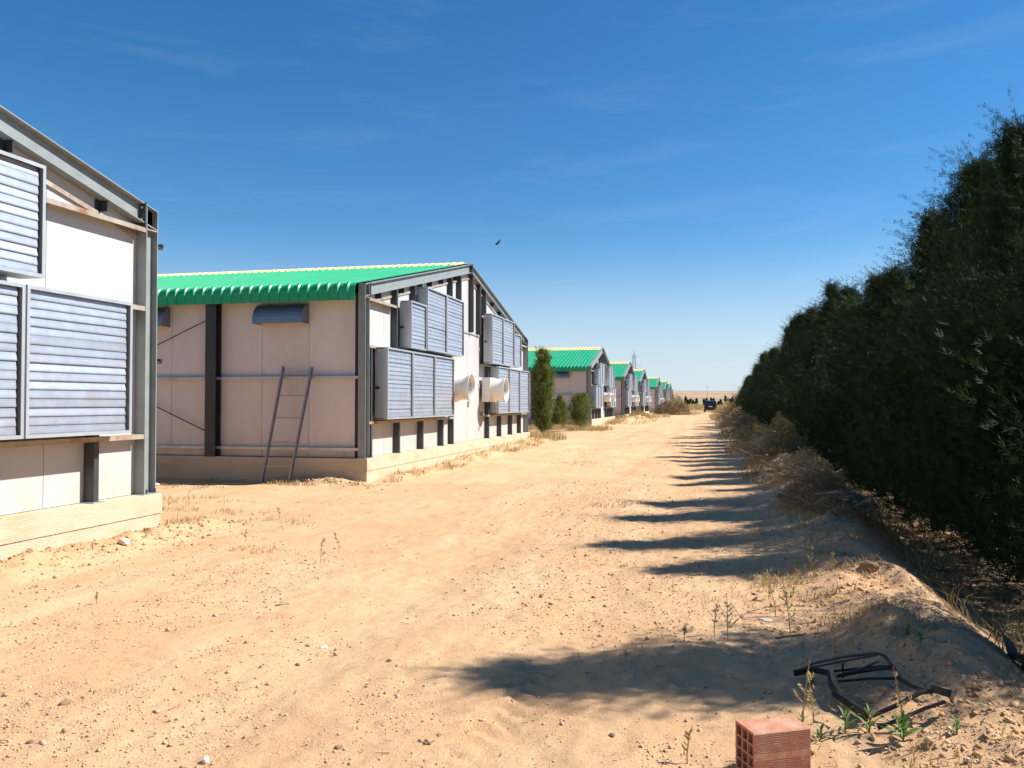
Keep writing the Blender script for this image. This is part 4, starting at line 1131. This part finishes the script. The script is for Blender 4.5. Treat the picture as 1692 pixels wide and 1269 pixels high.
# grass: clumps of straw blades (nobody could count them)
def grass(name, spots, mt, seed, hmin=.05, hmax=.14):
    rng = np.random.default_rng(seed); Vs = []
    for x, y, rx, ry, n, hs in spots:
        a = rng.random(n) * 2 * pi; q = rng.random(n) ** .5
        px, py = x + rx * q * np.cos(a), y + ry * q * np.sin(a)
        cl = fbm(px * 3, py * 3, 2, seed); keep = cl > -.12 + .15 * q; px, py = px[keep], py[keep]; n2 = len(px)
        pz = ground_z(px, py) - .005
        h = (hmin + (hmax - hmin) * rng.random(n2)) * hs; th = rng.random(n2) * 2 * pi; ln = h * (.3 + .9 * rng.random(n2))
        w = .0022 + .0016 * rng.random(n2); w = w * (1 + y / 18)
        dx, dy = np.cos(th), np.sin(th)
        b = np.stack([px, py, pz], 1); sx = np.stack([-dy * w, dx * w, 0 * w], 1)
        m = b + np.stack([dx * ln * .35, dy * ln * .35, h * .65], 1); t = b + np.stack([dx * ln, dy * ln, h * (.7 + .3 * rng.random(n2))], 1)
        Vs.append(np.stack([b - sx, b + sx, m + sx * .7, m - sx * .7], 1)); Vs.append(np.stack([m - sx * .7, m + sx * .7, t + sx * .15, t - sx * .15], 1))
    Vv = np.concatenate(Vs).reshape(-1, 3)
    o = link(name, np_mesh(name, Vv, np.arange(len(Vv)).reshape(-1, 4), mt)); tag(o, kind='stuff'); return o
gs = [(-8.3, 14.55, 1.9, .28, 1500, .8), (-9.5, 13.4, 2.2, .35, 700, .6), (-8.6, 11.6, 1.8, .5, 700, .7), (-6.9, 9.5, .7, .4, 260, .8), (-7.4, 10.6, 1.5, .25, 350, .6), (-5.6, 9.9, 1.2, .3, 300, .6),
      (-6.1, 16, .3, 1.2, 400, 1.0), (-6.0, 20, .35, 3, 700, 1.2), (-5.9, 26, .5, 3.2, 1400, 1.4), (-6.0, 30.6, .8, 1.5, 1500, 2.2), (-6.3, 32, .8, .9, 900, 2.6),
      (-7.4, 44, 2.2, 1.2, 1800, 2.6), (-6.0, 43.5, 1.1, 2.5, 1200, 2.5), (-6.0, 55, .6, 5, 900, 2.5),
      (.95, 7.3, .6, .7, 900, .7), (1.0, 5.9, .5, .35, 350, .6), (.5, 6.7, .9, .7, 260, .5), (1.25, 9.3, .4, 1.5, 700, .8), (1.2, 12.5, .4, 2.0, 900, 1.1), (1.1, 18.5, .5, 3, 1400, 1.3),
      (1.0, 27, .5, 4, 1500, 1.8), (1.1, 38, .6, 6, 1800, 2.2), (1.2, 52, .8, 8, 2200, 2.8), (1.3, 75, 1.2, 14, 2600, 3.5), (-1.3, 12.5, .5, .5, 160, .5), (-1.0, 8.0, .25, .2, 90, .5), (-3.4, 21, .8, .8, 120, .6),
      (.9, 3.9, .5, .3, 260, .5), (1.6, 3.9, .3, .6, 200, .6), (-4.6, 7.9, .3, .2, 60, .5), (-5.0, 60, 1.5, 8, 900, 2.4), (-5, 80, 1.5, 9, 900, 3), (-3, 100, 2.5, 9, 900, 3.5),
      (-6, 140, 6, 14, 1500, 5), (3, 135, 4, 20, 2500, 5), (-1, 172, 14, 9, 3500, 6)]
grass('dry_grass', gs, 'straw', 5)
grass('ditch_undergrowth', [(2.7, 8, .9, 4, 1500, 2.2), (2.7, 16, .9, 6, 2000, 2.4), (2.6, 30, .9, 10, 2400, 3)], 'olive', 6)

# ------------------------------------------------------------------ stones, clods and grit
def rock_mesh(seed, sub=2):
    rng = np.random.default_rng(seed)
    import bmesh
    bm = bmesh.new(); bmesh.ops.create_icosphere(bm, subdivisions=sub, radius=1.0)
    nrm = rng.normal(0, 1, (7, 3)); nrm /= np.linalg.norm(nrm, axis=1, keepdims=True); ds = .55 + .3 * rng.random(7)
    for v in bm.verts:
        p = np.array(v.co)
        for n_, d in zip(nrm, ds):
            e = p @ n_ - d
            if e > 0: p = p - n_ * e * .85
        v.co = p
    me = bpy.data.meshes.new('stone'); bm.to_mesh(me); bm.free(); return me
for i, (px, py, sx, sy, szz, mt, lab) in enumerate((
        (204, 902, .075, .05, .045, 'stone', 'pale stone lying before the footing of the louvred shed'),
        (535, 1071, .033, .022, .012, 'stone', 'flat whitish stone in the middle of the sunlit lane'),
        (554, 1075, .014, .012, .011, 'stone2', 'little brown stone next to the flat whitish one'),
        (643, 1093, .018, .013, .012, 'stone2', 'dark brown pebble between the whitish stone and the long shadow tip'),
        (910, 999, .034, .02, .012, 'stone2', 'flat dark stone beyond the long shadow'),
        (894, 987, .018, .014, .022, 'stone2', 'small pointed stone behind the flat dark one'),
        (108, 1164, .038, .022, .02, 'stone2', 'brown stone on the open soil at the lower side of the lane'),
        (492, 1100, .02, .014, .012, 'stone2', 'brown pebble in the lane before the whitish stone'),
        (560, 1236, .026, .018, .012, 'stone2', 'dark flat clod near the bottom of the picture'),
        (340, 1259, .02, .016, .02, 'stone', 'pale pebble at the bottom of the picture'),
        (52, 1227, .022, .016, .012, 'stone2', 'dark flat pebble near the lower picture corner'),
        (1012, 1216, .022, .016, .012, 'stone2', 'brown pebble in sunlit soil before the brick'),
        (1435, 936, .09, .055, .05, 'stone2', 'tan rounded stone on the shaded side of the bank'),
        (1276, 944, .05, .035, .03, 'stone', 'grey white stone in the tree shade on the verge'),
        (1265, 1025, .06, .03, .012, 'stone', 'flat grey stone on the sunlit verge among stalks'),
        (245, 795, .05, .04, .03, 'stone', 'stone by the shed corner column'),
        (258, 802, .10, .07, .035, 'stone', 'flat stone beside the footing corner of the louvred shed'))):
    x, y = at(px, py)
    me = rock_mesh(20 + i); me.materials.append(M[mt])
    o = link('stone', me, None, (x, y, gz(x, y) + szz * .35)); o.scale = (sx, sy, szz); o.rotation_euler = (0, 0, i * 1.3)
    tag(o, lab, 'stone', 'loose stones on the ground')

OCT = np.array([(1, 0, 0), (-1, 0, 0), (0, 1, 0), (0, -1, 0), (0, 0, 1), (0, 0, -1)], float)
OF = np.array([(0, 2, 4), (2, 1, 4), (1, 3, 4), (3, 0, 4), (2, 0, 5), (1, 2, 5), (3, 1, 5), (0, 3, 5)])
def scatter(name, px, py, size, mt, seed):
    rng = np.random.default_rng(seed); n = len(px)
    pz = ground_z(px, py) + size * .25
    J = OCT[None] + rng.normal(0, .28, (n, 6, 3)); J[:, :, 2] *= .75
    a = rng.random(n) * 2 * pi; ca, sa = np.cos(a)[:, None], np.sin(a)[:, None]
    Q = np.stack([J[..., 0] * ca - J[..., 1] * sa, J[..., 0] * sa + J[..., 1] * ca, J[..., 2]], -1) * size[:, None, None]
    Vv = (Q + np.stack([px, py, pz], 1)[:, None]).reshape(-1, 3)
    Fv = (OF[None] + (np.arange(n) * 6)[:, None, None]).reshape(-1, 3)
    o = link(name, np_mesh(name, Vv, Fv, mt)); tag(o, kind='stuff')
rng = np.random.default_rng(77)
n = 230000
d = 3.0 * np.exp(rng.random(n) * math.log(11)); lat = (rng.random(n) * 1.5 - .78) * d
px = lat * cos(yaw) - d * sin(yaw); py = lat * sin(yaw) + d * cos(yaw)
dens = fbm(px * .8, py * .45, 4, 90) + .35 * fbm(px * 4, py * 4, 2, 91)
keep = (rng.random(n) < np.clip(.10 + 2.6 * dens, .02, 1)) & (px > -6.3) & (px < 2.2)
px, py, d = px[keep], py[keep], d[keep]
size = .0021 * np.exp(rng.normal(0, .62, len(px))) * (1 + d * .06)
scatter('gravel', px, py, np.minimum(size, .022), 'pebble', 78)
# clods along footings and bank
cl = []
for x0, y0, sx, sy, m in ((-6.1, 7.6, .22, 1.2, 1500), (-6.15, 8.9, .3, .4, 500), (-7.2, 14.6, .6, .14, 500), (-6.15, 17, .2, 1.5, 350), (-6.1, 24, .25, 4, 500), (1.1, 6.0, .45, .9, 700), (1.2, 4.2, .5, .6, 700), (1.5, 10, .4, 2.5, 1400), (1.8, 15.8, .35, 1.5, 900), (-5.3, 60, .8, 3, 600)):
    cl.append(np.stack([rng.normal(x0, sx, m), rng.normal(y0, sy, m), .0068 * np.exp(rng.normal(0, .6, m)) * (1 + .01 * y0)], 1))
cl = np.concatenate(cl); ok = ~((cl[:, 0] < -6.42) & ((cl[:, 1] < 8.8) | (cl[:, 1] > 14.95)))
cl = cl[ok]
scatter('soil_clods', cl[:, 0], cl[:, 1], np.minimum(cl[:, 2], .035), 'clod', 79)
# small straw litter and twigs on the lane
n = 420
d = 3.2 * np.exp(rng.random(n) * math.log(6)); lat = (rng.random(n) * 1.4 - .72) * d
px = lat * cos(yaw) - d * sin(yaw); py = lat * sin(yaw) + d * cos(yaw); ok = (px > -6) & (px < 2.4)
px, py = px[ok], py[ok]; n = len(px)
a = rng.random(n) * 2 * pi; l = .006 + .03 * rng.random(n) ** 3; w = .0022
pz = ground_z(px, py) + .006
dx, dy = np.cos(a) * l, np.sin(a) * l
P0 = np.stack([px - dx, py - dy, pz], 1); P1 = np.stack([px + dx, py + dy, pz + .008 * rng.random(n)], 1); S = np.stack([-np.sin(a) * w, np.cos(a) * w, 0 * a], 1); U = np.array([[0, 0, .004]])
Vv = np.stack([P0 - S, P0 + S, P0 + U, P1 - S, P1 + S, P1 + U], 1).reshape(-1, 3)
Fv = (np.array([(0, 1, 4, 3), (1, 2, 5, 4), (2, 0, 3, 5)])[None] + (np.arange(n) * 6)[:, None, None]).reshape(-1, 4)
tag(link('twig_litter', np_mesh('twig_litter', Vv, Fv, 'twig')), kind='stuff')

# ------------------------------------------------------------------ car
def car(x, y):
    root = empty('car', (x, y, gz(x, y))); tag(root, 'dark compact van seen from behind at the far end of the dirt lane', 'car')
    # body: sections along y (rear at 0), half width and heights
    secs = [(0.0, .80, .38, .95), (.05, .86, .34, 1.02), (.9, .88, .30, 1.04), (2.6, .88, .30, 1.03), (3.5, .86, .30, .95), (4.05, .72, .36, .78)]
    b = MB(); ring = 8
    for yy, hw, z0, z1 in secs:
        zz = z1 - z0
        b.v += [(-hw * .94, yy, z0), (-hw, yy, z0 + zz * .25), (-hw, yy, z0 + zz * .7), (-hw * .95, yy, z1), (hw * .95, yy, z1), (hw, yy, z0 + zz * .7), (hw, yy, z0 + zz * .25), (hw * .94, yy, z0)]
    for i in range(len(secs) - 1):
        for k in range(ring): b.f.append((i * ring + k, i * ring + (k + 1) % ring, (i + 1) * ring + (k + 1) % ring, (i + 1) * ring + k))
    b.f += [tuple(range(ring)), tuple(range((len(secs) - 1) * ring, len(secs) * ring))[::-1]]
    b.build('body', 'paint', root)
    cab = MB(); cs = [(.06, .80, 1.02, 1.03), (.22, .74, 1.02, 1.58), (1.2, .73, 1.02, 1.66), (2.0, .72, 1.02, 1.62), (2.9, .78, 1.0, 1.03)]
    for yy, hw, z0, z1 in cs: cab.v += [(-.83, yy, z0), (-hw, yy, z1), (hw, yy, z1), (.83, yy, z0)]
    for i in range(len(cs) - 1):
        for k in range(4): cab.f.append((i * 4 + k, i * 4 + (k + 1) % 4, (i + 1) * 4 + (k + 1) % 4, (i + 1) * 4 + k))
    cab.build('roof', 'paint', root)
    def slant(y0, z0, y1, z1, hw0, hw1, off=.012): return [(-hw0, y0 - off, z0), (hw0, y0 - off, z0), (hw1, y1 - off, z1), (-hw1, y1 - off, z1), (-hw0, y0, z0), (hw0, y0, z0), (hw1, y1, z1), (-hw1, y1, z1)]
    fs = [(0, 1, 2, 3), (7, 6, 5, 4), (0, 4, 5, 1), (1, 5, 6, 2), (2, 6, 7, 3), (3, 7, 4, 0)]
    MB().add(slant(.075, 1.08, .195, 1.50, .70, .64), fs).build('rear_window', 'glass', root)
    MB().add(slant(-.02, .68, -.005, 1.0, .62, .64, .01), fs).build('tailgate', 'paint', root)
    MB().box(-.84, .84, -.09, .06, .36, .60).build('bumper', 'black', root)
    MB().box(-.26, .26, -.055, -.035, .76, .88).build('number_plate', 'plate', root)
    for s in (-1, 1):
        MB().box(*sorted((s * .70, s * .865)), -.02, .06, .70, 1.05).build('tail_light', 'red', root)
        MB().box(*sorted((s * .86, s * 1.02)), 2.45, 2.55, 1.0, 1.15).build('mirror', 'black', root)
        MB().add([(s * .80, .5, 1.08), (s * .80, 2.6, 1.06), (s * .745, 1.95, 1.52), (s * .755, .55, 1.52), (s * .85, .5, 1.08), (s * .85, 2.6, 1.06), (s * .765, 1.95, 1.52), (s * .775, .55, 1.52)], fs).build('side_window', 'glass', root)
        for yy in (.72, 3.2):
            w = MB().lathe([(-.10, .2), (-.10, .30), (-.08, .32), (.08, .32), (.10, .30), (.10, .2)], 18, 'x').build('wheel', 'tyre', root, (s * .76, yy, .32))
            MB().lathe([(-.07, 0), (-.07, .2), (.07, .2), (.07, 0)], 12, 'x').build('rim', 'galvbox', w)
car(.31, 118)

# ------------------------------------------------------------------ bird
def bird():
    root = empty('bird', (-7.39, 28.96, 7.31)); tag(root, 'small dark bird flying in the clear sky with wings swept back', 'bird')
    b = MB(); prof = [(-.10, .003), (-.085, .02), (-.05, .036), (0, .04), (.05, .028), (.09, .012), (.12, .004)]
    b.lathe(prof, 10, 'x'); b.build('body', 'birdf', root, smooth=True)
    for s in (-1, 1):
        MB().add([(-.05, 0, .012), (.02, 0, .012), (.11, s * .09, .06), (.17, s * .12, .085), (.10, s * .05, .035), (.0, s * .04, .03), (-.05, 0, .006), (.02, 0, .006), (.11, s * .09, .054), (.17, s * .12, .079), (.10, s * .05, .029), (.0, s * .04, .024)],
                 [(0, 1, 4, 5), (5, 4, 2), (4, 3, 2), (6, 11, 10, 7), (11, 8, 10), (10, 8, 9)]).build('wing', 'birdf', root)
    MB().add([(.09, -.01, .0), (.09, .01, .0), (.17, .03, .005), (.17, -.03, .005), (.09, -.01, .004), (.09, .01, .004), (.17, .03, .009), (.17, -.03, .009)],
             [(0, 3, 2, 1), (4, 5, 6, 7), (0, 1, 5, 4), (1, 2, 6, 5), (2, 3, 7, 6), (3, 0, 4, 7)]).build('tail', 'birdf', root)
    root.rotation_euler = (0, radians(-32), radians(13))
bird()

# ------------------------------------------------------------------ mast and poles far away
def lattice_mast(px, Yd, top, w0, w1):
    x = Yd * math.tan(math.atan((px - 846) / 1369) - radians(13.313)); z = gz(x, Yd)
    root = empty('lattice_mast', (x, Yd, z)); tag(root, 'grey lattice mast rising above the shed roofs in the distance', 'mast')
    m = MB(); nseg = 12; H_ = top
    def c(i, k):
        w = w0 + (w1 - w0) * i / nseg; return ((-1, 1, 1, -1)[k] * w, (-1, -1, 1, 1)[k] * w, H_ * i / nseg)
    for i in range(nseg):
        for k in range(4):
            m.bar(c(i, k), c(i + 1, k), .12, .12); m.bar(c(i, k), c(i + 1, (k + 1) % 4), .07, .07); m.bar(c(i + 1, k), c(i + 1, (k + 1) % 4), .07, .07)
    m.build('lattice', 'mast', root)
    MB().tube([(0, 0, H_), (0, 0, H_ + 1.5)], .10, 5).build('tip', 'mast', root)
    MB().bar((-1.2, 0, H_ - 1), (1.2, 0, H_ - 1), .15, .15).bar((.6, 0, H_ - 5.4), (3.4, 0, H_ - 6.2), .12, .12).bar((.6, 0, H_ - 3.6), (3.4, 0, H_ - 6.2), .1, .1).build('arm', 'mast', root)
lattice_mast(1048, 330, 19.0, 1.0, .42)
def pole(px, Yd, h, lab):
    x = Yd * math.tan(math.atan((px - 846) / 1369) - radians(13.313)); z = gz(x, Yd)
    root = empty('power_pole', (x, Yd, z)); tag(root, lab, 'power pole', 'power poles on the far plain')
    MB().tube([(0, 0, -.5), (0, 0, h)], .22, 6, .14).build('shaft', 'mast', root)
    MB().bar((-1.1, 0, h - .5), (1.1, 0, h - .5), .18, .18).build('crossarm', 'mast', root)
pole(1168.5, 900, 13, 'faint thin power pole on the plain above the car')
pole(1220.5, 800, 11, 'faint thin power pole on the plain next to the hedge end')
